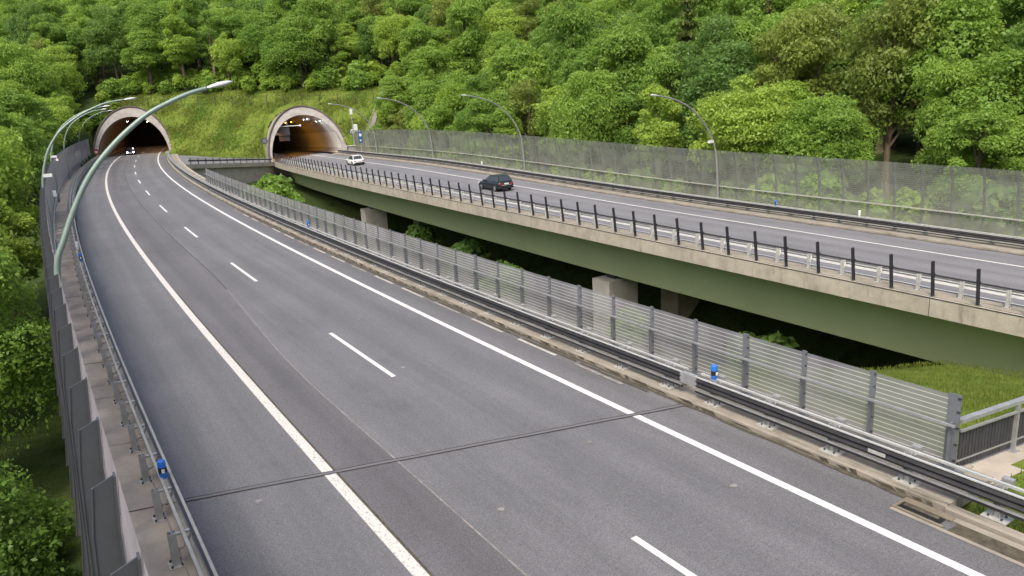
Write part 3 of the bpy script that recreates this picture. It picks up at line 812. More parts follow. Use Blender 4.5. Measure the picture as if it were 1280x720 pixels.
for k, s in enumerate((203, 211, 220, 230)):
    tunnel_lamp(R1, s, 2.0, 6.9, M['tun_amber'], 'orange lamp far inside the left tunnel', 0.25, 0.7, 'orange lamps inside the left tunnel')
# lane signal gantry under the roof of the right tunnel
lg = thing('signal_gantry', R2.at(145.5, 4.2, 6.6), 'dark lane signal hanging on a pale bar under the right tunnel roof', 'lane signal', None, -R2.th(145.5))
inst('bar', MB().tube([(-2.2, 0, 0), (2.4, 0, 0)], 0.09, 8).mesh('bar', M['galv_light']), lg)
inst('hanger', MB().tube([(-0.2, 0, 0), (-0.2, 0, 1.1)], 0.05, 6).mesh('hanger', M['galv']), lg)
for x in (-2.2, 2.4): inst('end_lamp', MB().lathe((x, -0.15, 0), [(0.2, 0), (0.2, 0.3)], (0, 1, 0), 12).mesh('end_lamp', M['lens']), lg)
inst('signal_panel', MB().box(-2.1, 0.2, 0.1, 0.35, -1.9, -0.25).mesh('signal_panel', M['post_dark']), lg)
inst('signal_panel', MB().box(-2.0, 0.1, 0.4, 0.6, -3.0, -2.0).mesh('signal_panel', M['post_dark']), lg)

# ------------------------------------------------------------------ noise barriers (posts every 2 m, panes between)
def loft_plate(ptsA, ptsB, hy):
    """plate between two (x, z) lines, hy half thickness along y"""
    mb = MB(); n = len(ptsA); vs, fs = [], []
    for (xa, za), (xb, zb) in zip(ptsA, ptsB):
        vs += [(xa, -hy, za), (xb, -hy, zb), (xb, hy, zb), (xa, hy, za)]
    for i in range(n - 1):
        for k in range(4):
            k2 = (k + 1) % 4; fs.append((i * 4 + k, i * 4 + k2, (i + 1) * 4 + k2, (i + 1) * 4 + k))
    fs.append((3, 2, 1, 0)); fs.append(tuple((n - 1) * 4 + k for k in range(4)))
    return mb.add(vs, fs)
def barrier(road, o, s_list, side, label, zb, prof, pane, postm, dep_top, dep_bot, lean, extra_flange, rail_z, name='noise_barrier', bracket=0, low=-0.6):
    """side = +1 when the road lies towards +o"""
    t = thing(name, road.at(s_list[len(s_list) // 2], o, zb), label, 'noise barrier')
    inner = [(side * x - lean * z, z) for x, z in prof]
    outer = [(side * (x - (dep_bot + (dep_top - dep_bot) * (z - prof[0][1]) / (prof[-1][1] - prof[0][1]))) - lean * z, z - (0.1 if i == len(prof) - 1 else 0)) for i, (x, z) in enumerate(prof)]
    pm = loft_plate(inner, outer, 0.011).mesh('post', postm)
    fl = loft_plate([(a + 0.012 * side, z) for a, z in inner], [(a - 0.012 * side, z) for a, z in inner], 0.075)
    n0 = len(prof)
    fl2 = loft_plate([(a + 0.008, z) for a, z in outer], [(a - 0.008, z) for a, z in outer], 0.025)
    fl.add(fl2.v, fl2.f)
    fm = fl.mesh('flange', extra_flange)
    for i, s in enumerate(s_list):
        l = rel(road.at(s, o, zb), t); rz = -road.th(s)
        p = inst('post', pm, t, l, (0, 0, rz))
        inst('flange', fm, p)
        if bracket and i < bracket:
            xi = inner[-3][0]; zz = inner[-3][1] + 0.25
            inst('bracket', MB().tube([(xi + side * 0.02, -0.03, zz), (xi - side * 0.12, -0.05, zz + 0.01), (xi - side * 0.2, -0.06, zz + 0.03)], 0.016, 6).mesh('bracket', M['galv_light']), p)
    pr = [(x, z) for x, z in prof]
    for i in range(len(s_list) - 1):
        a, b = s_list[i] + 0.07, s_list[i + 1] - 0.07
        mb = MB(); mb.sweep(road, [(o + side * (x + 0.03) - lean * z, zb + z) for x, z in pr], a, b, 2.0, closed=False, uvmode='wall')
        mb.build('pane', pane, t)
    if rail_z:
        for z in rail_z:
            x = float(np.interp(z, [q[1] for q in prof], [q[0] for q in prof]))
            oo = o + side * (x + 0.14) - lean * z
            MB().sweep(road, [(oo - 0.035, zb + z - 0.035), (oo + 0.035, zb + z - 0.035), (oo + 0.035, zb + z + 0.035), (oo - 0.035, zb + z + 0.035)], s_list[0], s_list[-1], 2).build('handrail', M['galv'] if side > 0 else M['galv_green'], t)
    return t
# left: we look down on its outer side; right: seen across both carriageways
profL = [(-0.22, -0.5), (-0.12, 0.6), (-0.08, 1.6), (-0.06, 2.6), (-0.03, 3.5), (0.03, 4.2)]
barrier(R1, -8.45, [6.9 + 2.03 * k for k in range(87)], 1, 'tall noise barrier of grey posts and clear panes along the left walkway, seen from above',
        0.15, profL, M['pane_left'], M['web'], 0.25, 0.44, 0.0, M['web'], (1.15,), bracket=22)
profR = [(0.0, 0.0), (-0.02, 0.9), (-0.02, 1.8), (0.05, 2.7), (0.16, 3.5), (0.34, 4.2)]
barrier(R2, 15.15, [-5.2 + 1.94 * k for k in range(72)], -1, 'long tall noise barrier of clear panes on the far edge of the right bridge',
        0.14, profR, M['pane_far'], M['post_far'], 0.16, 0.2, 0.06, M['post_far'], (1.2,))

# ------------------------------------------------------------------ low clear screen between the carriageways
scr_s = [13.09 + 1.845 * k for k in range(50)]
t = thing('wind_screen', R1.at(55, 6.95, 0.15), 'low screen of clear striped panes on grey posts between the two carriageways', 'screen')
hw = 0.065
pm = MB().box(-0.012, 0.012, -hw, hw, 0, 1.74); pm2 = pm.mesh('post', M['post_grey'])
side = MB(); side.box(-0.1, -0.08, -0.02, 0.0, 0, 1.74)
web = MB().box(-0.13, -0.013, -0.012, 0.012, 0.0, 1.12).mesh('post_web', M['post_grey'])
foot = MB().box(-0.16, 0.1, -0.14, 0.14, 0, 0.02).mesh('base_plate', M['post_grey'])
bolt = MB()
for z in (0.25, 0.62, 1.0, 1.36, 1.66):
    for y in (-0.05,): bolt.lathe((0.01, y, z), [(0.022, 0), (0.022, 0.015)], (1, 0, 0), 6); bolt.lathe((-0.012, y, z), [(0.022, 0), (0.022, 0.018)], (-1, 0, 0), 6)
bolt = bolt.mesh('bolt', M['post_dark'])
for i, s in enumerate(scr_s):
    l = rel(R1.at(s, 6.88, 0.15), t)
    p = inst('post', pm2, t, l, (0, 0.0, -R1.th(s)), (1, 2.0 if i == 0 else (1.5 if i % 4 == 3 else 1.0), 1))
    inst('post_web', web, p); inst('base_plate', foot, p)
    if i < 24: inst('bolt', bolt, p)
for i in range(len(scr_s) - 1):
    a, b = scr_s[i] + 0.06, scr_s[i + 1] - 0.06
    mb = MB(); mb.sweep(R1, [(6.9, 0.22), (6.9, 0.8), (6.9, 1.84)], a, b, 2, closed=False, uvmode='wall')
    mb.build('pane', M['pane'], t)
MB().sweep(R1, [(6.67, 1.22), (6.72, 1.22), (6.72, 1.27), (6.67, 1.27)], 12.95, scr_s[-1], 2).build('handrail', M['galv'], t)

# slatted railing running away from the end post of that screen, on its concrete strip
p0 = R1.at(13.05, 7.05, 0); p1_ = R1.at(11.6, 22.0, -0.45)
ln = (p1_ - p0).length; dr = (p1_ - p0).normalized(); nr = Vector((-dr.y, dr.x, 0)).normalized()
tr = thing('railing', p0, 'dark slatted railing with a pale capping, leading away from the end of the clear screen', 'railing')
struct(MB().frame_box((p0 + p1_) / 2 + Vector((0, 0, -0.1)) - nr * 0.1, dr * (ln / 2 + 0.2), nr * 0.62, (0, 0, 0.16)).build('pavement', M['walk']))
MB().frame_box((p0 + p1_) / 2 + Vector((0, 0, 1.24)), dr * (ln / 2), nr * 0.07, (0, 0, 0.04)).build('capping', M['galv'], tr)
MB().frame_box((p0 + p1_) / 2 + Vector((0, 0, 1.03)) - nr * 0.06, dr * (ln / 2), nr * 0.025, (0, 0, 0.025)).build('rail', M['galv'], tr)
MB().frame_box((p0 + p1_) / 2 + Vector((0, 0, 0.3)), dr * (ln / 2), nr * 0.02, (0, 0, 0.02)).build('rail', M['galv'], tr)
mb = MB(); k = 0.12
while k < ln:
    q = p0 + dr * k; mb.frame_box(q + Vector((0, 0, 0.58)), dr * 0.045, nr * 0.014, (0, 0, 0.44)); k += 0.115
mb.build('slats', M['slats'], tr)
k = 2.05
while k < ln:
    q = p0 + dr * k; o = MB().frame_box(q + Vector((0, 0, 0.62)) - nr * 0.05, dr * 0.03, nr * 0.045, (0, 0, 0.6)).frame_box(q + Vector((0, 0, 0.075)) - nr * 0.05, dr * 0.1, nr * 0.1, (0, 0, 0.012))
    o.build('post', M['galv'], tr); k += 2.0

# ------------------------------------------------------------------ guardrails
def guardrail(road, o, s0, s1, side, label, z0=0.15, step=2.0, first=None, face=None, cap=None, postm=None, lower=True, rods=True, ht=0.62, big=True, off=0.38):
    """side = +1: the road (traffic face) lies towards +o"""
    face, cap, postm = face or M['rail_dark'], cap or M['galv_light'], postm or M['galv']
    t = thing('guardrail', road.at((s0 + s1) / 2, o, z0), label, 'guardrail')
    f = lambda pts: [(o + side * x, z0 + z) for x, z in pts]
    b = MB().sweep(road, f([(0.0, ht - 0.30), (0.05, ht - 0.27), (0.08, ht - 0.21), (0.03, ht - 0.15), (0.08, ht - 0.09), (0.05, ht - 0.03), (0.0, ht), (-0.012, ht), (0.03, ht - 0.03), (0.06, ht - 0.09), (0.01, ht - 0.15), (0.06, ht - 0.21), (0.03, ht - 0.27), (-0.012, ht - 0.3)]), s0, s1, 2)
    b.build('beam', face, t)
    MB().sweep(road, f([(0.0, ht + 0.003), (0.055, ht + 0.003), (0.055, ht + 0.03), (0.0, ht + 0.03)]), s0, s1, 2).build('cap_rail', cap, t)
    if rods: MB().sweep(road, f([(-0.055, ht + 0.003), (-0.003, ht + 0.003), (-0.003, ht + 0.02), (-0.055, ht + 0.02)]), s0, s1, 2).build('groove', M['post_dark'], t)
    MB().sweep(road, f([(-0.22, ht + 0.02), (-0.16, ht + 0.02), (-0.16, ht + 0.07), (-0.22, ht + 0.07)]), s0, s1, 2).build('rear_rail', cap, t) if rods else None
    if lower:
        MB().sweep(road, f([(0.0, ht - 0.36), (0.07, ht - 0.36), (0.07, ht - 0.325), (0.0, ht - 0.325)]), s0, s1, 2).build('lower_rail', M['galv'], t)
        MB().sweep(road, f([(0.0, ht - 0.43), (0.05, ht - 0.43), (0.05, ht - 0.37), (0.0, ht - 0.37)]), s0, s1, 2).build('lower_beam', face, t)
    if rods:
        for x, z in ((-0.3, 0.28), (-0.14, 0.2)):
            MB().sweep(road, f([(x - 0.012, z - 0.012), (x + 0.012, z - 0.012), (x + 0.012, z + 0.012), (x - 0.012, z + 0.012)]), s0, s1, 2).build('rod', M['seam'], t)
    if big:
        pm = MB().box(-0.07, 0.07, -0.075, -0.063, 0, ht + 0.06).box(-0.07, 0.07, 0.063, 0.075, 0, ht + 0.06).box(-0.008, 0.008, -0.06, 0.06, 0, ht + 0.06).mesh('post', postm)
        pl = MB().box(-0.14, 0.14, -0.17, 0.17, 0, 0.022)
        nuts = MB()
        for x in (-0.09, 0.09):
            for y in (-0.12, 0.12): nuts.lathe((x, y, 0.022), [(0.022, 0), (0.022, 0.04)], (0, 0, 1), 6)
        if off < 0.3: pl = MB().box(-0.16, 0.16, -0.23, 0.23, 0, 0.025)
        plm = pl.mesh('base_plate', M['plate']); nm = nuts.mesh('bolt', M['post_dark'])
        arm = MB().tube([(0.03 * side, 0.04, ht - 0.02), (0.36 * side, 0.06, ht - 0.03)], 0.038, 6).tube([(0.03 * side, 0.02, 0.26), (0.2 * side, 0.03, 0.32), (0.34 * side, 0.05, ht - 0.1)], 0.03, 6).mesh('arm', postm)
        if off < 0.3: arm = MB().tube([(0, 0.0, ht * 0.5), (-0.3 * side, 0, ht - 0.02)], 0.03, 6).box(-0.3 * side - 0.06, -0.3 * side + 0.06, -0.1, 0.1, ht - 0.02, ht + 0.11).mesh('arm', M['galv'])
    else:
        pm = MB().box(-0.05, 0.05, -0.05, 0.05, 0, ht).mesh('post', postm)
        plm = MB().box(-0.11, 0.11, -0.13, 0.13, 0, 0.02).mesh('base_plate', M['plate']); nm = None
        arm = MB().tube([(0.0, 0, ht - 0.06), (0.2 * side, 0, ht - 0.06)], 0.03, 6).mesh('arm', postm); off = 0.2
    s = first if first is not None else s0 + 0.4; n = 0
    while s < s1 and n < 98:
        q = inst('post', pm, t, rel(road.at(s, o - side * off, z0), t), (0, 0, -road.th(s)))
        inst('base_plate', plm, q); inst('arm', arm, q)
        if nm is not None and n < 40: inst('bolt', nm, q)
        s += step; n += 1
    return t
guardrail(R1, -7.17, 3.0, 184, 1, 'grey guardrail on plated posts along the left walkway', first=3.8, face=M['galv'], cap=M['galv_green'], rods=True)
guardrail(R1, 5.66, 19.75, 183, -1, 'dark faced guardrail along the right kerb, from the joint to the left tunnel', first=20.4, off=0.06)
guardrail(R1, 5.66, -32, 19.25, -1, 'nearest dark faced guardrail, along the right kerb up to the joint sleeve', first=9.34 - 40 + 0.0, step=2.0) if False else None
gr = guardrail(R1, 5.66, -14, 19.25, -1, 'nearest dark faced guardrail, along the right kerb up to the joint sleeve', first=13.34 - 26.7, step=1.78, off=0.06)
sl_ = MB().sweep(R1, [(5.585, 0.5), (5.75, 0.5), (5.75, 0.79), (5.585, 0.79)], 19.2, 19.8, 1).build('sleeve', M['galv'], gr)
MB().sweep(R1, [(5.56, 0.66), (5.566, 0.66), (5.566, 0.575), (5.56, 0.575)], 13.75, 14.15, 1).build('maker_plate', M['plate'], gr)
guardrail(R2, 12.35, -20, 136, -1, 'dark faced guardrail in front of the far noise barrier', z0=0.14, first=-19.2, rods=True)
# near edge of the right bridge: rail seen from behind, white lower edge
gn = guardrail(R2, 1.05, -30, 133, 1, 'pale guardrail behind the dark posts on the near edge of the right bridge', z0=0.03, first=-11, step=2.0, face=M['galv'], cap=M['post_dark'], postm=M['galv_light'], lower=False, rods=False, ht=0.72)
MB().sweep(R2, [(1.0, 0.42), (1.03, 0.42), (1.03, 0.53), (1.0, 0.53)], -30, 133, 2).build('lower_rail', M['white'], gn)
# short one along the crossover edge
cg = thing('guardrail', ql(fA, fB, 0.5), 'short dark guardrail across the crossover between the tunnel mouths', 'guardrail')
L_ = (fB - fA).length
for z, hh, m in ((0.72, 0.13, 'post_dark'), (0.92, 0.05, 'galv_light'), (1.15, 0.03, 'galv')):
    c = ql(fA, fB, 0.53); MB().frame_box((c[0], c[1], c[2] + z), dv * 0.47, nn * 0.03, (0, 0, hh)).build('beam' if hh > 0.1 else 'rail', M[m], cg)
for k in range(13):
    c = ql(fA, fB, 0.08 + 0.075 * k); MB().frame_box((c[0] , c[1], c[2] + 0.6), dvn * 0.05, nn * 0.05, (0, 0, 0.6)).build('post', M['post_dark'], cg)

# ------------------------------------------------------------------ railing of dark tall posts on the right bridge edge
rt = thing('railing', R2.at(60, 0.1, 0), 'row of tall dark railing posts along the near edge of the right bridge', 'railing')
def lean_at(s): return 0.09 + 0.06 * max(0, 1 - max(s, 0) / 40.0)
pm = MB().box(-0.062, -0.046, -0.06, 0.06, 0, 1.78).box(0.046, 0.062, -0.06, 0.06, 0, 1.78).box(-0.046, 0.046, -0.008, 0.008, 0, 1.78).box(-0.1, 0.1, -0.12, 0.12, 0, 0.025).mesh('post', M['post_dark'])
cl = MB().box(0.08, 0.2, -0.04, 0.04, 1.0, 1.12).mesh('clamp', M['post_dark'])
for k in range(72):
    s = -4.0 + 2.0 * k
    if s > 137: break
    q = inst('post', pm, rt, rel(R2.at(s, 0.1, 0.0), rt), (0, -lean_at(s), -R2.th(s)))
    if k < 30: inst('clamp', cl, q)
mb = MB(); mb.tube([R2.at(s, 0.1 + 0.16 - lean_at(s) * 1.06, 1.06) for s in np.arange(-4, 137, 2.0)], 0.036, 8); mb.build('rail', M['post_dark'], rt, True)

# ------------------------------------------------------------------ street lamps
def lamp(road, s, o, side, prof, label, grp, m, box=False, lean=0.0, r0=0.1, r1=0.055):
    """prof = (reach, height) points from the foot to the tip"""
    t = thing('street_lamp', road.at(s, o, 0.1), label, 'street lamp', grp, -road.th(s))
    # smooth the profile
    P = [Vector((side * x - lean * z, 0, z)) for x, z in prof]
    pts = []
    for i in range(len(P) - 1):
        a, b, c, d = P[max(i - 1, 0)], P[i], P[i + 1], P[min(i + 2, len(P) - 1)]
        for j in range(6):
            u = j / 6
            pts.append(0.5 * ((2 * b) + (c - a) * u + (2 * a - 5 * b + 4 * c - d) * u * u + (3 * b - a - 3 * c + d) * u ** 3))
    pts.append(P[-1]); n = len(pts)
    rs = [r0 + (r1 - r0) * i / (n - 1) for i in range(n)]
    inst('pole', MB().tube(pts, rs, 12).mesh('pole', m, None, True), t)
    e = pts[-1]; d = (pts[-1] - pts[-3]).normalized()
    L = 0.8; u = Vector((0, 1, 0)); nz = Vector((0, 0, 1)) if True else d.cross(u)
    vs, fs = [], []
    prs = [(0.0, 0.06, 0.05), (0.12, 0.10, 0.07), (0.35, 0.16, 0.1), (0.6, 0.14, 0.08), (0.78, 0.06, 0.03)]
    for (q, hw_, hz) in prs:
        c = e + d * q
        for k in range(10):
            a = 2 * math.pi * k / 10
            vs.append(c + u * hw_ * math.cos(a) + nz * hz * math.sin(a) * (1.0 if math.sin(a) > 0 else 0.5))
    for i in range(len(prs) - 1):
        for k in range(10):
            k2 = (k + 1) % 10; fs.append((i * 10 + k, i * 10 + k2, (i + 1) * 10 + k2, (i + 1) * 10 + k))
    fs.append(tuple(range(9, -1, -1))); fs.append(tuple(40 + k for k in range(10)))
    inst('lamp_head', MB().add(vs, fs).mesh('lamp_head', M['lamp_head'], None, True), t)
    c = e + d * 0.42 + Vector((0, 0, -0.045))
    inst('lens', MB().frame_box(c, d * 0.16, u * 0.07, nz * 0.012).mesh('lens', M['lens']), t)
    inst('foot_plate', MB().box(-0.2, 0.2, -0.2, 0.2, 0, 0.03).mesh('foot_plate', M['plate']), t)
    if box:
        i = min(range(n), key=lambda k: abs(pts[k].z - box)); q = pts[i]
        inst('control_box', MB().box(q.x + side * 0.25 - 0.25, q.x + side * 0.25 + 0.25, -0.12, 0.12, q.z - 0.1, q.z + 0.1).mesh('control_box', M['white']), t)
        inst('box_arm', MB().tube([(q.x, 0, q.z), (q.x + side * 0.3, 0, q.z)], 0.025, 6).mesh('box_arm', M['galv']), t)
    return t
pA = [(0, 0), (0.0, 1.5), (0.05, 2.9), (0.16, 4.05), (0.5, 5.0), (1.05, 5.95), (1.85, 6.87), (2.9, 7.73), (4.35, 8.42), (5.75, 8.8), (6.6, 8.93)]
for k, (s, lb) in enumerate(((27.7, 'tallest looking curved lamp on the far barrier, with a small white box on its pole'), (57.8, 'curved street lamp on the far barrier above the dark car'),
                             (84.3, 'curved street lamp on the far barrier between the dark car and the tunnel'), (112.5, 'short looking curved lamp at the tunnel end of the far barrier'))):
    lamp(R2, s, 14.85, -1, pA, lb, 'curved lamps along the far barrier', M['lamp_grey'], 5.0 if k == 0 else False, lean=0.04)
pN = [(0, 0), (0.0, 1.5), (0.01, 3.2), (0.12, 4.39), (0.4, 5.05), (0.86, 6.0), (1.4, 6.85), (2.13, 7.62), (2.97, 8.28), (3.66, 8.63), (4.3, 8.88), (4.8, 9.0)]
pM = [(0, 0), (0.0, 1.5), (0.0, 3.2), (0.03, 4.45), (0.38, 5.75), (0.8, 6.67), (1.5, 7.58), (2.35, 8.25), (3.2, 8.73), (4.15, 9.12), (4.9, 9.29), (5.5, 9.36)]
for k, (s, lb) in enumerate(((30.0, 'nearest green street lamp, its curved pole sweeping across the left carriageway'), (62.5, 'second green curved lamp, rising from the left noise barrier'),
                             (96.5, 'third curved lamp on the left noise barrier, a slim arc'), (130, 'fourth curved lamp, far along the left noise barrier'), (163, 'last curved lamp on the left, nearest the tunnel'))):
    lamp(R1, s, -8.5, 1, pN if k == 0 else pM, lb, 'curved lamps along the left barrier', M['lamp'], 4.9 if k == 1 else (4.6 if k == 2 else False), r0=0.095, r1=0.06)
# ------------------------------------------------------------------ cars
def car(name, loc, rz, pitch_roll, L, W, H, paint, label, suv=False, lights=False):
    """car along +y (front), built from a lofted body, glasshouse, wheels, lamps"""
    t = thing(name, loc, label, 'car', None, rz)
    t.rotation_euler = (0, pitch_roll, rz)
    hw = W / 2; bl = H * 0.62 if suv else H * 0.60       # belt line
    # body stations: y, half width, bottom z, shoulder z
    y0, y1 = -L / 2, L / 2
    st = [(y0, hw * 0.80, 0.38, bl * 0.80), (y0 + 0.06, hw * 0.93, 0.27, bl * 0.93), (y0 + 0.35, hw * 0.98, 0.22, bl * 1.0), (y0 + 0.9, hw, 0.2, bl * 1.01),
          (0, hw, 0.19, bl * 0.99), (y1 - 1.35, hw, 0.2, bl * 0.96), (y1 - 0.7, hw * 0.98, 0.22, bl * 0.88), (y1 - 0.2, hw * 0.92, 0.26, bl * 0.74), (y1, hw * 0.78, 0.33, bl * 0.6)]
    def ring(y, w_, zb, zs):
        return [(-w_ * 0.9, y, zb), (-w_, y, zb + 0.12), (-w_ * 1.0, y, zb + (zs - zb) * 0.6), (-w_ * 0.95, y, zs - 0.05), (-w_ * 0.86, y, zs),
                (0, y, zs + 0.015), (w_ * 0.86, y, zs), (w_ * 0.95, y, zs - 0.05), (w_, y, zb + (zs - zb) * 0.6), (w_, y, zb + 0.12), (w_ * 0.9, y, zb)]
    vs, fs = [], []
    for q in st: vs += ring(*q)
    m = 11
    for i in range(len(st) - 1):
        for k in range(m):
            k2 = (k + 1) % m; fs.append((i * m + k, i * m + k2, (i + 1) * m + k2, (i + 1) * m + k))
    fs.append(tuple(range(m - 1, -1, -1))); fs.append(tuple((len(st) - 1) * m + k for k in range(m)))
    body = inst('body', MB().add(vs, fs).mesh('body', paint, None, True), t)
    # glasshouse: bottom outline and roof outline
    yb0, yb1 = y0 + (0.18 if suv else 0.3), y1 - 1.3
    yr0, yr1 = y0 + (0.55 if suv else 0.85), y1 - 2.25
    wb, wr = hw * 0.9, hw * 0.70
    z0, z1 = bl * 0.99, H
    B = [(-wb, yb0, z0), (wb, yb0, z0), (wb, yb1, z0 * 0.97), (-wb, yb1, z0 * 0.97)]
    R = [(-wr, yr0, z1 - 0.05), (wr, yr0, z1 - 0.05), (wr, yr1, z1 - 0.04), (-wr, yr1, z1 - 0.04)]
    cab = MB(); cab.add(B + R, [(0, 1, 5, 4), (1, 2, 6, 5), (2, 3, 7, 6), (3, 0, 4, 7), (4, 5, 6, 7)])
    inst('cabin', cab.mesh('cabin', paint), t)
    roof = MB(); n = 7; vs = []; fs = []
    for i in range(n):
        u = i / (n - 1)
        for j in range(5):
            v = j / 4
            vs.append((-wr + 2 * wr * v, yr0 + (yr1 - yr0) * u, z1 - 0.05 + 0.05 * math.sin(math.pi * u) ** 0.5 * (0.4 + 0.6 * math.sin(math.pi * v))))
    for i in range(n - 1):
        for j in range(4): fs.append((i * 5 + j, i * 5 + j + 1, (i + 1) * 5 + j + 1, (i + 1) * 5 + j))
    inst('roof', roof.add(vs, fs).mesh('roof', paint, None, True), t)
    def pane(a, b, c, d, ins, off, nm='window'):
        a, b, c, d = map(Vector, (a, b, c, d)); ctr = (a + b + c + d) / 4
        nrm = (b - a).cross(d - a).normalized()
        if nrm.dot(ctr - Vector((0, 0, H * 0.6))) < 0: nrm = -nrm
        q = [p + (ctr - p) * ins + nrm * off for p in (a, b, c, d)]; q2 = [p - nrm * 0.02 for p in q]
        inst(nm, MB().add(q + q2, [(0, 1, 2, 3), (0, 4, 5, 1), (1, 5, 6, 2), (2, 6, 7, 3), (3, 7, 4, 0)]).mesh(nm, M['glass']), t)
    pane(B[0], B[1], R[1], R[0], 0.13, 0.012, 'rear_window'); pane(B[2], B[3], R[3], R[2], 0.1, 0.012, 'windscreen')
    lp = lambda p, q, u: tuple(p[i] + (q[i] - p[i]) * u for i in range(3))
    for (i, j) in ((0, 3), (1, 2)):
        for (u0, u1) in ((0.0, 0.33), (0.33, 0.64), (0.64, 1.0)):
            pane(lp(B[i], B[j], u0), lp(B[i], B[j], u1), lp(R[i], R[j], u1), lp(R[i], R[j], u0), 0.1, 0.012)
    for y in (y0 + 0.85, y1 - 0.85):
        for x in (-1, 1):
            wl = inst('wheel', MB().lathe((x * (hw - 0.2), y, 0.32), [(0.2, 0), (0.31, 0.0), (0.33, 0.04), (0.33, 0.17), (0.31, 0.21), (0.23, 0.215)], (x, 0, 0), 20).mesh('wheel', M['tyre']), t)
            inst('rim', MB().lathe((x * (hw - 0.2), y, 0.32), [(0.0, 0.205), (0.09, 0.222), (0.22, 0.218)], (x, 0, 0), 14).mesh('rim', M['rim']), wl)
            arc_ = MB().tube([(x * (hw + 0.003), y + 0.385 * math.cos(a), 0.32 + 0.385 * math.sin(a)) for a in np.linspace(-0.1, math.pi + 0.1, 12)], 0.02, 6)
            inst('wheel_arch', arc_.mesh('wheel_arch', M['black']), t)
    for x in (-1, 1):
        inst('tail_light', MB().box(x * hw * 0.70 - 0.15, x * hw * 0.70 + 0.15, y0 - 0.012, y0 + 0.06, bl * 0.70, bl * 0.86).mesh('tail_light', M['tail']), t)
        inst('mirror', MB().box(x * (hw + 0.06) - 0.1, x * (hw + 0.06) + 0.1, y1 - 1.6, y1 - 1.48, bl * 0.98, bl * 0.98 + 0.14).mesh('mirror', paint), t)
        hl = MB().lathe((x * hw * 0.68, y1 - 0.12, bl * 0.62), [(0.11, 0), (0.14, 0.1), (0.1, 0.14)], (0, 1, 0), 12)
        inst('headlight', hl.mesh('headlight', M['headlight'] if lights else M['lens']), t)
    inst('rear_bumper', MB().box(-hw * 0.86, hw * 0.86, y0 - 0.03, y0 + 0.1, 0.27, 0.45).mesh('rear_bumper', M['black']), t)
    inst('number_plate', MB().box(-0.26, 0.26, y0 - 0.022, y0 + 0.02, bl * 0.72, bl * 0.72 + 0.12).mesh('number_plate', M['white']), t)
    inst('number_plate', MB().box(-0.26, 0.26, y1 - 0.03, y1 + 0.012, 0.36, 0.48).mesh('number_plate', M['white']), t)
    inst('trim', MB().box(-hw * 0.6, hw * 0.6, y0 - 0.02, y0 + 0.03, bl * 0.72 - 0.09, bl * 0.72 - 0.05).mesh('trim', M['galv_light']), t)
    return t
s = 49.8; car('parked_car' if False else 'car', R2.at(s, 6.2, 0.01), -R2.th(s), -0.02, 4.4, 1.8, 1.56, M['car_dark'], 'dark car driving away on the right bridge', True)
s = 96.5; car('car', R2.at(s, 6.75, 0.01), -R2.th(s), -0.055, 4.4, 1.82, 1.5, M['car_white'], 'white car driving away towards the right tunnel')
s = 196; car('car', R1.at(s, -2.0, 0.01), math.pi - R1.th(s), 0, 4.4, 1.82, 1.5, M['car_blue'], 'dark car with its headlights on coming out of the left tunnel', False, True)

# ------------------------------------------------------------------ delineators, signs, small roadside things
def delineator(road, s, o, z, colr, label, blk=True, h=0.42):
    t = thing('delineator', road.at(s, o, z), label, 'delineator', None, -road.th(s))
    mb = MB(); w_ = 0.085
    prof = [(w_ * 0.75, 0), (w_ * 0.75, h * 0.2), (w_, h * 0.22), (w_, h * 0.96), (w_ * 0.8, h)]
    inst('body', mb.lathe((0, 0, 0), prof, (0, 0, 1), 12).mesh('body', colr), t)
    if blk:
        inst('band', MB().lathe((0, 0, h * 0.34), [(w_ * 1.06, 0), (w_ * 1.06, h * 0.3)], (0, 0, 1), 12).mesh('band', M['black']), t)
        for q in (-1, 1): inst('reflector', MB().box(-0.03, 0.03, q * w_ * 1.08 - 0.012, q * w_ * 1.08 + 0.012, h * 0.38, h * 0.58).mesh('reflector', M['white']), t)
    return t
delineator(R1, 22.3, -7.3, 0.8, M['blue'], 'nearest blue delineator with a black band, on the left guardrail')
delineator(R1, 52.5, -7.3, 0.8, M['blue'], 'second blue delineator further along the left guardrail', h=0.5)
delineator(R1, 57.4, -7.3, 0.8, M['white'], 'white marker cap on the left guardrail, past the blue ones', False, h=0.45)
delineator(R1, 18.75, 5.8, 0.8, M['blue'], 'blue delineator on the right guardrail beside the joint sleeve')
delineator(R1, 54.0, 5.8, 0.8, M['blue'], 'small blue delineator far along the right guardrail')
delineator(R2, 13.2, 12.5, 0.8, M['white'], 'white delineator on the far guardrail of the right bridge, nearest the viewer', False)
delineator(R2, 64.0, 12.5, 0.8, M['white'], 'white delineator on the far guardrail behind the dark car', False)
delineator(R2, 20.0, 12.5, 0.8, M['blue'], 'small blue delineator on the far guardrail of the right bridge')

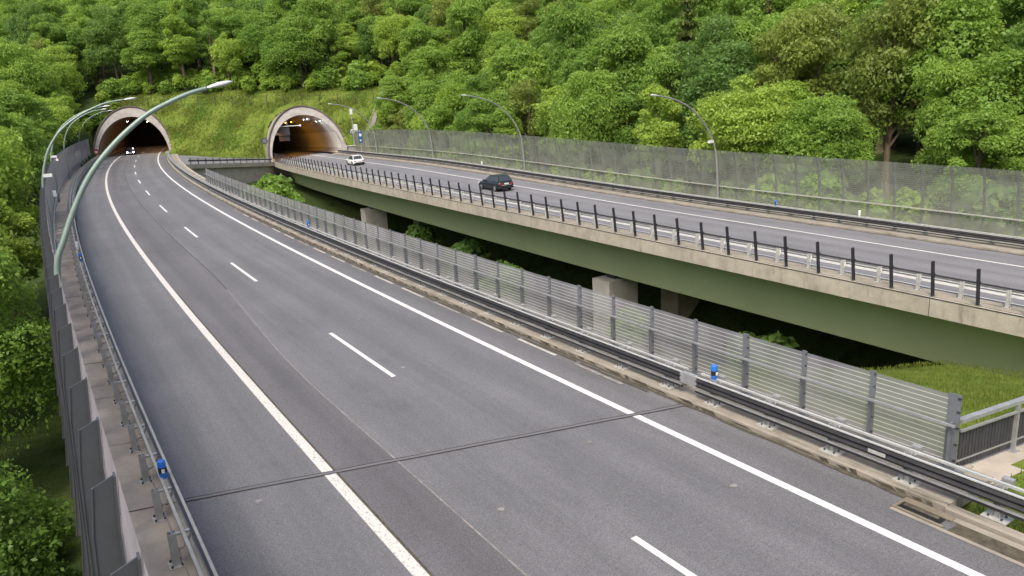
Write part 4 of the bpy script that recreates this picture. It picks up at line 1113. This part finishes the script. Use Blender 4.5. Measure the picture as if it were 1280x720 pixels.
def disc_sign(road, s, o, z, r, label, face, ringm, post=True, rot=0.0):
    t = thing('road_sign', road.at(s, o, 0.0), label, 'road sign', None, -road.th(s) + rot)
    inst('pole', MB().tube([(0, 0.06, 0), (0, 0.06, z + r * 0.5)], 0.045, 8).mesh('pole', M['galv']), t)
    inst('plate', MB().lathe((0, 0, z), [(r, 0), (r, 0.03)], (0, 1, 0), 28).mesh('plate', ringm), t)
    inst('face', MB().lathe((0, -0.006, z), [(r * 0.74, 0), (r * 0.74, 0.004)], (0, 1, 0), 28).mesh('face', face), t)
    return t
a = disc_sign(R2, 135.0, 15.5, 4.0, 0.7, 'round pale sign with a dark rim on the right of the right tunnel mouth', M['white'], M['post_dark'])
for k, (x, zz) in enumerate(((-0.14, 3.3), (0.14, 3.3))):   # two digits
    pass
b = disc_sign(R2, 136.8, -1.5, 4.3, 0.6, 'round dark grey sign on the left of the right tunnel mouth', M['post_grey'], M['post_dark'])
t = thing('road_sign', R1.at(184.5, -7.7, 0.1), 'small red and white marker board left of the left tunnel mouth', 'road sign', None, -R1.th(184))
inst('pole', MB().tube([(0, 0.05, 0), (0, 0.05, 1.9)], 0.04, 8).mesh('pole', M['galv']), t)
inst('plate', MB().box(-0.35, 0.35, -0.02, 0.02, 0.8, 2.0).mesh('plate', M['red']), t)
inst('stripe', MB().box(-0.22, 0.22, -0.03, -0.022, 1.2, 1.6).mesh('stripe', M['white']), t)
# blue emergency-bay sign and cabinets by the end of the far barrier
t = thing('road_sign', R2.at(121.5, 14.2, 0.14), 'tall blue sign with white symbols near the tunnel end of the far barrier', 'road sign', None, -R2.th(121))
inst('pole', MB().tube([(0, 0.08, 0), (0, 0.08, 4.3)], 0.06, 8).mesh('pole', M['galv']), t)
inst('plate', MB().box(-0.36, 0.36, -0.03, 0.03, 1.9, 3.9).mesh('plate', M['blue_sign']), t)
inst('symbol', MB().box(-0.22, 0.22, -0.042, -0.032, 3.1, 3.6).mesh('symbol', M['white']), t)
inst('symbol', MB().box(-0.14, 0.14, -0.042, -0.032, 2.2, 2.5).mesh('symbol', M['white']), t)
t = thing('cabinet', R2.at(127, 13.6, 0.14), 'grey roadside cabinet with a flat roof below the blue sign', 'cabinet', None, -R2.th(127))
inst('body', MB().box(-0.9, 0.5, -0.35, 0.35, 0, 1.35).mesh('body', M['post_grey']), t)
inst('roof', MB().box(-1.3, 0.65, -0.55, 0.55, 1.353, 1.45).mesh('roof', M['galv_light']), t)
inst('door', MB().box(-0.8, 0.4, -0.37, -0.352, 0.1, 1.25).mesh('door', M['galv']), t)
t = thing('camera_mast', R2.at(129.5, 14.6, 0.14), 'slim mast with a white camera box beside the stairs by the right tunnel', 'mast', None, -R2.th(129))
inst('pole', MB().tube([(0, 0, 0), (0, 0, 8.2)], 0.07, 8).mesh('pole', M['galv']), t)
inst('camera', MB().box(-0.25, 0.15, -0.3, 0.3, 7.2, 8.3).mesh('camera', M['white']), t)
inst('cabinet', MB().box(0.15, 0.85, -0.25, 0.25, 3.9, 5.3).mesh('cabinet', M['white']), t)
for k, (s, z) in enumerate(((70, 3.0), (99, 4.2))):
    t = thing('camera', R1.at(s, -8.05, z), ('white camera box on the left barrier below the second lamp', 'small white camera further along the left barrier')[k], 'camera', None, -R1.th(s))
    inst('housing', MB().box(-0.1, 0.12, -0.22, 0.22, 0, 0.4 if k == 0 else 0.24).mesh('housing', M['white']), t)
    inst('arm', MB().box(-0.3, -0.1, -0.03, 0.03, 0.08, 0.14).mesh('arm', M['galv']), t)
# broken pale lath lying on the grass bank under the right bridge
c = Vector(R1.at(20.2, 17.5, 0)); 

# concrete stairs climbing the slope beside the right tunnel
st = thing('stairs', pd(PL + 10.8, -2.0, -1.2), 'narrow concrete stairs climbing the grass slope right of the right tunnel', 'stairs')
mb = MB()
for k in range(34):
    d = 0.6 + 0.55 * k; z = PB.z + 0.74 * max(0, min(d, 18.2) - 1.2)
    mb.frame_box(pd(PL + 10.8, d, z + 0.02), Vector((PDX, PDY, 0)) * 0.5, Vector((PNX, PNY, 0)) * 0.3, (0, 0, 0.3))
mb.build('steps', M['collar'], st)
for sg in (-0.6, 0.6):
    MB().tube([pd(PL + 10.8 + sg, 0.6, PB.z + 1.1), pd(PL + 10.8 + sg, 19.2, PB.z + 0.74 * 17 + 1.1)], 0.03, 6).build('handrail', M['galv'], st)
MB().frame_box(pd(PL + 10.8, -0.3, PB.z + 0.6), Vector((PDX, PDY, 0)) * 2.2, Vector((PNX, PNY, 0)) * 0.25, (0, 0, 1.3)).build('side_wall', M['conc_brown'], st)

# fence of thin dark posts along the top of the grass slope
fe = thing('fence', pd(PL / 2, 14.6, PA.z + 10), 'wire fence on thin dark posts along the top of the grass slope above the tunnels', 'fence')
def tz(P): return float(terrain([P[0]], [P[1]])[0])
fpm = MB().tube([(0, 0, -0.2), (0, 0, 2.4)], 0.07, 6).mesh('post', M['post_dark'])
for k in range(16):
    P_ = pd(-13 + 4.1 * k, 14.6, 0); P_.z = tz(P_)
    inst('post', fpm, fe, rel(P_, fe))
for z in (0.6, 1.3, 2.1):
    pts = []
    for k in range(16):
        P_ = pd(-13 + 4.1 * k, 14.6, 0); P_.z = tz(P_) + z; pts.append(P_)
    MB().tube(pts, 0.014, 4).build('wire', M['post_dark'], fe)

# ------------------------------------------------------------------ leaves and trees
def leaf_mesh(name, seed, lobes, n, leaf, m, up=0.25, shell=0.72, flat=0.55):
    """lobes: (x, y, z, rx, rz); n leaf-clump faces spread through them"""
    r = np.random.default_rng(seed)
    lb = np.array(lobes); wgt = lb[:, 3] ** 2; wgt = wgt / wgt.sum()
    k = r.choice(len(lb), n, p=wgt)
    d = r.normal(size=(n, 3)); d /= np.linalg.norm(d, axis=1)[:, None]
    flip = (d[:, 2] < -0.35) & (r.random(n) < 0.75); d[flip, 2] *= -1
    rad_ = shell + (1.12 - shell) * r.random(n) ** 0.7
    wob = 1 + 0.16 * np.sin(d[:, 0] * 5 + k * 1.7) * np.sin(d[:, 1] * 6 + k) + 0.1 * np.sin(d[:, 2] * 9 + k * 2.3)
    L = lb[k]
    c = L[:, :3] + d * (np.stack([L[:, 3], L[:, 3], L[:, 4]], 1)) * (rad_ * wob)[:, None]
    nrm = d * 0.55 + r.normal(size=(n, 3)) * flat + np.array([0, 0, up]); nrm /= np.linalg.norm(nrm, axis=1)[:, None]
    a = np.cross(nrm, r.normal(size=(n, 3))); a /= np.linalg.norm(a, axis=1)[:, None]
    b = np.cross(nrm, a)
    sz = leaf * (0.55 + 0.9 * r.random(n) ** 1.5)
    asp = 0.45 + 0.35 * r.random(n)
    A, B = a * sz[:, None], b * (sz * asp)[:, None]
    bend = nrm * (sz * 0.22)[:, None]
    V = np.stack([c - A, c - B * 0.9 + bend, c + A, c + B * 0.9 + bend * 0.6], 1).reshape(-1, 3)
    me = bpy.data.meshes.new(name)
    me.vertices.add(4 * n); me.vertices.foreach_set('co', V.astype(np.float32).ravel())
    me.loops.add(4 * n); me.loops.foreach_set('vertex_index', np.arange(4 * n, dtype=np.int32))
    me.polygons.add(n); me.polygons.foreach_set('loop_start', np.arange(0, 4 * n, 4, dtype=np.int32))
    try: me.polygons.foreach_set('loop_total', np.full(n, 4, np.int32))
    except Exception: pass
    lt = r.random(len(lb))
    tint = np.clip(0.62 * lt[k] + 0.38 * r.random(n), 0, 1)
    at = me.attributes.new('tint', 'FLOAT', 'FACE'); at.data.foreach_set('value', tint.astype(np.float32))
    me.materials.append(m); me.update(calc_edges=True)
    return me
def broad_lobes(seed, w_, h, n=16, z0=0.3):
    n = int(n * 1.5)
    r = random.Random(seed); L = []
    bx, by = r.uniform(-0.12, 0.12) * w_, r.uniform(-0.12, 0.12) * w_
    for i in range(n):
        a = 2.4 * i + r.uniform(-0.5, 0.5); u = (i + 0.5) / n
        z = h * (z0 + (1 - z0) * (0.1 + 0.82 * u)); env = math.sin(math.pi * min(0.97, 0.22 + 0.72 * u)) ** 0.7
        rr_ = (w_ / 2) * env * r.uniform(0.35, 0.78)
        R_ = w_ * r.choice((0.07, 0.1, 0.13, 0.17, 0.22)) * r.uniform(0.85, 1.15) * (0.8 + 0.3 * env); q_ = (z / h) ** 2
        L.append((rr_ * math.cos(a) * 1.12 + bx * q_, rr_ * math.sin(a) * 1.12 + by * q_, z + r.uniform(-0.05, 0.07) * h, R_, R_ * r.uniform(0.55, 0.95)))
    return L
def trunk_mesh(name, seed, h, r0, lobes, m, nl=7):
    r = random.Random(seed); mb = MB()
    pts = [(0.12 * math.sin(i * 1.3 + seed), 0.12 * math.cos(i * 1.7 + seed), h * i / 6 - (0.6 if i == 0 else 0)) for i in range(7)]
    mb.tube(pts, [r0 * (1.25 - 0.17 * i) if i else r0 * 1.5 for i in range(7)], 8)
    for L in r.sample(lobes, min(nl, len(lobes))):
        zz = max(h * 0.3, min(h * 0.9, L[2] * 0.62)); p = Vector((0.1 * r.random(), 0, zz)); q = Vector(L[:3])
        mid = (p + q) / 2 + Vector((0, 0, 0.08 * h * r.random()))
        mb.tube([p, mid, q], [r0 * 0.45, r0 * 0.28, r0 * 0.08], 5, False)
    return mb.mesh(name, m)
KINDS = []
def kind(w_, h, n, leaf, m, bark, seed, nl=16, z0=0.28, **kw):
    lb = broad_lobes(seed, w_, h, nl, z0)
    KINDS.append(dict(crown=leaf_mesh('crown', seed, lb, n, leaf, m, **kw), trunk=trunk_mesh('trunk', seed, h * 0.86, 0.02 * h, lb, bark), w=w_, h=h, m=m))
    return KINDS[-1]
FOREST = [kind(9.5, 14, 27500, 0.151, M['leaf_b'], M['bark'], 11, 24), kind(8, 15, 25300, 0.146, M['leaf_b'], M['bark'], 12, 22),
          kind(11, 13, 31900, 0.157, M['leaf_b'], M['bark'], 13, 30), kind(7, 13, 22000, 0.140, M['leaf_y'], M['bark_light'], 14, 20),
          kind(9, 12, 26400, 0.146, M['leaf_y'], M['bark'], 15, 24), kind(10, 15, 29700, 0.151, M['leaf_d'], M['bark'], 16, 26),
          kind(8, 12, 24200, 0.140, M['leaf_d'], M['bark'], 17, 22), kind(6.5, 16, 18700, 0.140, M['leaf_b'], M['bark_light'], 18, 20, 0.3, shell=0.5),
          kind(8, 13, 18700, 0.140, M['leaf_o'], M['bark_light'], 19, 20, 0.3, shell=0.45)]
def conifer(seed, h, w_, n, leaf, sparse):
    r = random.Random(seed); L = []
    k = 0; z = h * 0.18
    while z < h * 0.97:
        env = (1 - (z / h)) ** 0.85 * w_ / 2 + 0.2
        for j in range(5):
            a = 1.257 * j + k * 0.6 + r.uniform(-0.3, 0.3); q = env * r.uniform(0.45, 0.75)
            L.append((q * math.cos(a), q * math.sin(a), z - 0.18 * q + r.uniform(-0.2, 0.2), env * 0.42, 0.16 + env * 0.09))
        L.append((0, 0, z, env * 0.5 + 0.15, 0.45))
        z += h * 0.05; k += 1
    return dict(crown=leaf_mesh('crown', seed, L, n, leaf, M['leaf_n'] if sparse else M['leaf_d'], up=0.1, shell=0.35), trunk=trunk_mesh('trunk', seed, h * 0.98, 0.008 * h, L, M['bark'], 26), w=w_, h=h, m=None)
CONIF = [conifer(31, 18, 6.4, 11000, 0.24, True), conifer(32, 20, 5.8, 10000, 0.24, True), conifer(33, 16, 5.4, 11000, 0.22, False)]
NEAR = [kind(8.0, 10.5, 52000, 0.085, M['leaf_near'], M['bark'], 21, 26), kind(7.0, 9.5, 46000, 0.082, M['leaf_b'], M['bark'], 22, 24), kind(9, 10, 52000, 0.086, M['leaf_near'], M['bark'], 23, 26)]

# --- camera projection for choosing which trees the view can show
def project(x, y, z):
    z = z - CAM_H
    dpt = y * _c - z * _s; u = y * _s + z * _c
    a = x * _cr + u * _sr; b = -x * _sr + u * _cr
    return 640 + FOC * a / dpt, 360 - FOC * b / dpt, dpt

cand = []
r_ = random.Random(21)
xs = np.arange(-230, 230, 5.6); ys = np.arange(-6, 420, 5.6)
XX, YY = np.meshgrid(xs, ys); XX = XX.ravel() + np.random.default_rng(4).uniform(-2.3, 2.3, XX.size); YY = YY.ravel() + np.random.default_rng(5).uniform(-2.3, 2.3, YY.size)
ZZ, s1, o1, s2, o2, aa, dd = terrain(XX, YY, True)
on_slope = (aa > -12) & (aa < PL + 16) & (dd < 19.5)
stairs_ = (aa > PL + 7) & (aa < PL + 16) & (dd < 23)
ok = np.ones(len(XX), bool)
ok &= ~((o1 > -12.0) & (o2 < 21.5) & (dd < 19.5))
ok &= ~(on_slope & (dd > -6) & (o1 > -11.0) & (o2 < 24)) & ~stairs_
ok &= ~((dd > -8) & (dd < 19.5) & (aa > -11) & (aa < PL + 14))
ok &= ~((o1 < 0) & (s1 < 62) & (o1 > -21)) & ~((o1 < 0) & (s1 < 30)) & ~((o2 > 10) & (s2 < -30))
for i in np.nonzero(ok)[0]:
    x, y, z = float(XX[i]), float(YY[i]), float(ZZ[i])
    u, v, dp = project(x, y, z + 7)
    if dp < 4 or u < -220 or u > 2300: continue
    rad_px = FOC * 4.2 / dp
    if u + rad_px < -20: continue
    cand.append((dp, x, y, z, float(o1[i]), float(s1[i]), float(o2[i]), float(s2[i]), float(dd[i]), float(aa[i])))
cand.sort()
cover = np.full(1280, 730.0)
extra = []
HAND = [(NEAR[0], 27.0, -12.9, 0.86), (NEAR[1], 25.0, -17.0, 0.9), (NEAR[2], 22.6, -13.4, 0.72), (NEAR[1], 44.0, -13.4, 1.0), (NEAR[0], 53.0, -15.5, 1.1), (NEAR[1], 47.5, -21.5, 1.15), (NEAR[2], 37.0, -25, 0.9),
        (FOREST[4], 61.0, -14.6, 1.02), (FOREST[3], 70, -15.5, 1.05), (FOREST[4], 79, -15.0, 1.2), (FOREST[2], 66, -22, 1.1)]
picked = []
for (dp, x, y, z, a1, b1, a2, b2, d_, a_) in cand:
    left = a1 < -10
    near = left and b1 < 34
    if near: K = r_.choice(NEAR)
    else:
        q = r_.random()
        if a2 > 15 and q < 0.10 and b2 < 120: K = r_.choice(CONIF)
        elif left and d_ < 15: K = r_.choice([FOREST[0], FOREST[3], FOREST[4], FOREST[4], FOREST[2]])
        else: K = r_.choices(FOREST, (3, 3, 3, 2.2, 2.2, 1.3, 1.1, 1.6, 1.5))[0]
    sc = r_.uniform(0.78, 1.15)
    if left and not near and b1 < 150: sc *= 0.9
    if a2 > 18 and a2 < 27: sc *= 0.8
    H, W_ = K['h'] * sc, K['w'] * sc
    u, vt, _d = project(x, y, z + H * 0.97); u2, vb, _d = project(x, y, z + H * 0.25)
    hw_ = FOC * W_ / 2 / dp
    if u - hw_ > 1290:
        if dp < 85 and r_.random() < 0.55: extra.append((K, x, y, z, sc, left, near, a2, b2, d_, a_, b1, dp))
        continue
    c0, c1 = int(max(0, u - hw_ * 0.8)), int(min(1280, u + hw_ * 0.8))
    if c1 <= c0 or vb < -10: continue
    cols = np.arange(c0, c1)
    prof = vt + (vb - vt) * (0.5 * ((cols - u) / hw_) ** 2)
    gain = np.clip(cover[c0:c1], 0, 720) - np.clip(prof, 0, 720)
    if vt > 725: continue
    if (gain > max(3.0, 0.07 * (vb - vt))).mean() < 0.25: continue
    lower = vt + (vb - vt) * (0.12 + 0.5 * ((cols - u) / hw_) ** 2)
    cover[c0:c1] = np.minimum(cover[c0:c1], lower)
    picked.append((K, x, y, z, sc, left, near, a2, b2, d_, a_, b1, dp))
HPK = []
for (K, s, o, sc) in HAND:
    P_ = R1.at(s, o, 0); zz_ = float(terrain([P_.x], [P_.y])[0])
    HPK.append((K, P_.x, P_.y, zz_, sc, True, s < 58, 0, 0, -99, 0, s, 1.0))
picked = HPK + picked
print('trees picked', len(picked), len(extra), 'of', len(cand))
def tree(K, x, y, z, sc, label, group, rz):
    t = thing('tree', (x, y, z), label, 'tree', group, rz)
    t.scale = (sc * r_.uniform(0.85, 1.25), sc * r_.uniform(0.85, 1.25), sc * r_.uniform(0.95, 1.35))
    inst('trunk', K['trunk'], t); inst('crown', K['crown'], t)
    return t
def kname(K):
    if K in CONIF: return 'sparse tall conifer'
    return {'leaf_broad': 'green broadleaf tree', 'leaf_yellow': 'bright yellow-green tree', 'leaf_dark': 'dark green tree', 'leaf_near': 'leafy green tree', 'leaf_olive': 'olive brown tree'}[K['m'].name]
for (K, x, y, z, sc, left, near, a2, b2, d_, a_, b1, dp) in picked[:294] + extra[:40]:
    if near: lb, gp = '%s close below the left noise barrier' % kname(K), 'trees close below the left barrier'
    elif left and d_ < 10: lb, gp = '%s in the wood left of the noise barrier' % kname(K), 'trees left of the noise barrier'
    elif d_ > 15: lb, gp = '%s on the hill above the tunnels' % kname(K), 'trees on the hill above the tunnels'
    else: lb, gp = '%s on the hillside behind the far noise barrier' % kname(K), 'trees behind the far noise barrier'
    tree(K, x, y, z - 0.2, sc, lb, gp + ', ' + kname(K), r_.uniform(0, 6.28))
if len(picked) > 294:
    allV = []; 
    fo = MB()
    r2 = np.random.default_rng(77)
    lobes = []
    for (K, x, y, z, sc, *_r) in picked[294:]:
        for _k in range(16):
            lobes.append((x + r2.uniform(-3, 3), y + r2.uniform(-3, 3), z + K['h'] * sc * r2.uniform(0.35, 0.95), r2.choice([1.0, 1.4, 2.0]), 1.3))
    me = leaf_mesh('forest', 9, lobes, min(420000, 420 * len(lobes)), 0.24, M['leaf_b'])
    o = bpy.data.objects.new('forest', me); COL.objects.link(o); tag(o, 'far wood on the upper hill, reading as one green mass', 'forest', kind='stuff')

# --- shrubs
def shrub_mesh(seed, w_, h, n, leaf, m):
    r = random.Random(seed)
    L = [(r.uniform(-w_ / 3, w_ / 3), r.uniform(-w_ / 3, w_ / 3), h * r.uniform(0.25, 0.7), w_ * r.uniform(0.18, 0.3), h * r.uniform(0.2, 0.32)) for _ in range(9)]
    return leaf_mesh('shrub', seed, L, n, leaf, m)
SH = [shrub_mesh(61, 3.4, 3.2, 2600, 0.2, M['leaf_b']), shrub_mesh(62, 3.0, 2.6, 2400, 0.19, M['leaf_y']), shrub_mesh(63, 3.6, 3.0, 2600, 0.2, M['leaf_d'])]
SH.append(shrub_mesh(64, 3.2, 2.8, 14000, 0.085, M['leaf_near'])); SH.append(shrub_mesh(65, 3.4, 2.6, 14000, 0.085, M['leaf_near']))
def shrub(k, P, sc, label, group=None):
    o = bpy.data.objects.new('shrub', SH[k]); COL.objects.link(o); o.location = P; o.scale = (sc,) * 3; o.rotation_euler = (0, 0, r_.uniform(0, 6))
    return tag(o, label, 'shrub', group)
for (k, s, o, dz, sc, lb) in ((1, 118, 15.2, 0.2, 1.5, 'bright bush in front of the retaining wall between the bridges'), (0, 121, 16.8, 0.6, 1.7, 'larger bush in front of the retaining wall between the bridges'),
                              (2, 125, 18.6, 0.0, 1.6, 'dark bush by the right end of the retaining wall'), (0, 113, 17.6, -0.5, 1.5, 'low bush at the foot of the retaining wall')):
    P_ = R1.at(s, o, 0); P_.z = max(tz(P_) + dz, -6.3); shrub(k, P_, sc, lb)
for (k, s2_, o2_, sc, lb) in ((0, 40, 0.5, 1.4, 'bush glimpsed under the right bridge beside the pale pier'), (2, 52, 4, 1.6, 'dark bush under the middle of the right bridge'), (1, 22.5, 0.3, 1.35, 'lit bush under the right bridge, right of the pale pier'),
                              (2, 66, 4, 1.6, 'dark bush under the right bridge near the second pier'), (2, 13.5, 3.0, 1.2, 'dark bush under the near end of the right bridge')):
    P_ = R2.at(s2_, o2_, 0); P_.z = max(tz(P_) - 0.2, -10.6); shrub(k, P_, sc, lb)
for i, (a_, d_) in enumerate([(-14, 9), (-13, 14), (-13.5, 4), (-15, 19), (-17, 16), (-16, 23), (-19, 21), (-13.5, 25), (-18, 11)] + [(-12 + 3.1 * k + 0.9 * math.sin(k * 2.3), 20.3 + 1.3 * math.sin(k * 1.7)) for k in range(20)] + [(-14 + 2.6 * k + 0.8 * math.sin(k * 3.1), 24.5 + 1.8 * math.sin(k * 2.2)) for k in range(25)] + [(PL + 13.6, 4), (PL + 13.8, 9), (PL + 14.5, 14)]):
    P_ = pd(a_, d_, 0); P_.z = tz(P_) - 0.3
    shrub(i % 3 if i % 3 < 2 else 1, P_, r_.uniform(0.9, 1.5) * (1.35 if d_ > 22 else 1), 'leafy shrub in the thicket edging the grass slope above the tunnels', 'shrubs edging the grass slope')

for i, (s_, o_) in enumerate([(19, -11.6), (20.5, -14), (23.5, -11.4), (26.5, -11.0), (29.5, -11.6), (33, -11.2), (37, -11.8), (31.5, -14.5), (35.5, -15), (40, -12.2), (18, -17), (29, -19)]):
    P_ = R1.at(s_, o_, 0); P_.z = tz(P_) - 0.2
    shrub(3 + i % 2, P_, 0.8 + 0.35 * r_.random(), 'low leafy bush on the ground close below the left noise barrier', 'bushes below the left noise barrier')
for i in range(24):
    P_ = R2.at(-2 + 5.6 * i + 1.5 * math.sin(i * 2.1), 19.6 + 0.9 * math.sin(i * 1.3), 0); P_.z = tz(P_) - 0.3
    shrub((0, 1, 2, 1)[i % 4], P_, 1.2 + 0.5 * r_.random(), 'bush close behind the panes of the far noise barrier', 'bushes behind the far noise barrier')

# --- grass: blades on the near bank, weeds on the slope above the tunnels
def blades(name, PTS, hmin, hmax, wd, m, seed, lean=0.35, per=1):
    r = np.random.default_rng(seed); n = len(PTS)
    a = r.uniform(0, 6.28, n); h = r.uniform(hmin, hmax, n); w_ = wd * r.uniform(0.6, 1.4, n)
    dx, dy = np.cos(a), np.sin(a); b = r.uniform(0, 6.28, n); l = h * lean * r.random(n)
    P = np.asarray(PTS, float)
    v0 = P + np.stack([dx * w_, dy * w_, 0 * h], 1); v1 = P - np.stack([dx * w_, dy * w_, 0 * h], 1)
    v2 = P + np.stack([np.cos(b) * l, np.sin(b) * l, h], 1)
    V = np.stack([v0, v1, v2], 1).reshape(-1, 3)
    me = bpy.data.meshes.new(name)
    me.vertices.add(3 * n); me.vertices.foreach_set('co', V.astype(np.float32).ravel())
    me.loops.add(3 * n); me.loops.foreach_set('vertex_index', np.arange(3 * n, dtype=np.int32))
    me.polygons.add(n); me.polygons.foreach_set('loop_start', np.arange(0, 3 * n, 3, dtype=np.int32))
    try: me.polygons.foreach_set('loop_total', np.full(n, 3, np.int32))
    except Exception: pass
    t_ = np.clip(0.5 + 0.5 * noise2(P[:, 0], P[:, 1], 0.9, seed) * 1.3 + r.normal(0, 0.18, n), 0, 1)
    at = me.attributes.new('tint', 'FLOAT', 'FACE'); at.data.foreach_set('value', t_.astype(np.float32))
    me.materials.append(m); me.update(calc_edges=True)
    o = bpy.data.objects.new(name, me); COL.objects.link(o); return o
rg = np.random.default_rng(15)
pts = []
N_ = 90000
s = rg.uniform(-6, 40, N_); o = 5.65 + 34 * rg.random(N_) ** 1.3
t_ = np.interp(s, R1.S, R1.T); X = np.interp(s, R1.S, R1.X) + o * np.cos(t_); Y = np.interp(s, R1.S, R1.Y) - o * np.sin(t_)
keep = ~((s > 12.2) & (o < 7.4))
q0, q1 = Vector((p0.x, p0.y)), Vector((p1_.x, p1_.y))
dd_ = np.abs((X - p0.x) * nr.x + (Y - p0.y) * nr.y + 0.1); keep &= dd_ > 0.64
u_, v_, dp_ = np.array(project(X, Y, 0 * X - 1)); keep &= (u_ > -60) & (u_ < 1500) & (v_ < 900)
X, Y = X[keep], Y[keep]; Z = terrain(X, Y)
tag(blades('grass', np.stack([X, Y, Z], 1), 0.05, 0.17, 0.02, M['grass'], 3), 'yellow-green grass on the bank at the near end of the bridges', 'grass', kind='stuff')
N_ = 150000
a_ = rg.uniform(-16, PL + 18, N_); d_ = rg.uniform(0.6, 24, N_)
X = PA.x + a_ * PDX + d_ * PNX; Y = PA.y + a_ * PDY + d_ * PNY
zz, s1, o1, s2, o2, aa, dd = terrain(X, Y, True)
ks = ~((np.abs(o1 - C1) < 7.9) & (zz < 9.9 * np.sqrt(np.clip(1 - ((o1 - C1) / 7.9) ** 2, 0, 1)) + .4)) & ~((np.abs(o2 - C2) < 8.2) & (zz - PB.z < 10.2 * np.sqrt(np.clip(1 - ((o2 - C2) / 8.2) ** 2, 0, 1)) + .4)) & ~(np.abs(aa - PL - 10.8) < 1.0)
clump = noise2(X, Y, 0.8, 8) + 0.35 * noise2(X, Y, 2.6, 9)
ks &= rg.random(N_) < np.clip(0.45 + 1.2 * clump, 0.12, 1)
P3 = np.stack([X, Y, zz], 1)[ks]
wd = noise2(X, Y, 0.55, 18) + 0.5 * noise2(X, Y, 1.7, 19)
kw = ks | (clump > 0.2); kw &= (wd > 0.18) & (rg.random(N_) < np.clip(0.15 + 0.9 * (wd - 0.18), 0, 0.5))
ks2 = ~((np.abs(o1 - C1) < 8.1) & (zz < 11)) & ~((np.abs(o2 - C2) < 8.4) & (zz - PB.z < 11.2)) & (d_ > 2.0)
tag(blades('tall_weeds', np.stack([X, Y, zz], 1)[kw & ks2], 0.3, 0.8, 0.08, M['leaf_b'], 28, 0.7), 'clumps of taller dark weeds on the slope above the tunnels', 'weeds', kind='stuff')
tag(blades('meadow_plants', P3, 0.12, 0.42, 0.085, M['weed'], 8, 0.6), 'rough grass and low weeds covering the slope above the tunnels', 'meadow', kind='stuff')
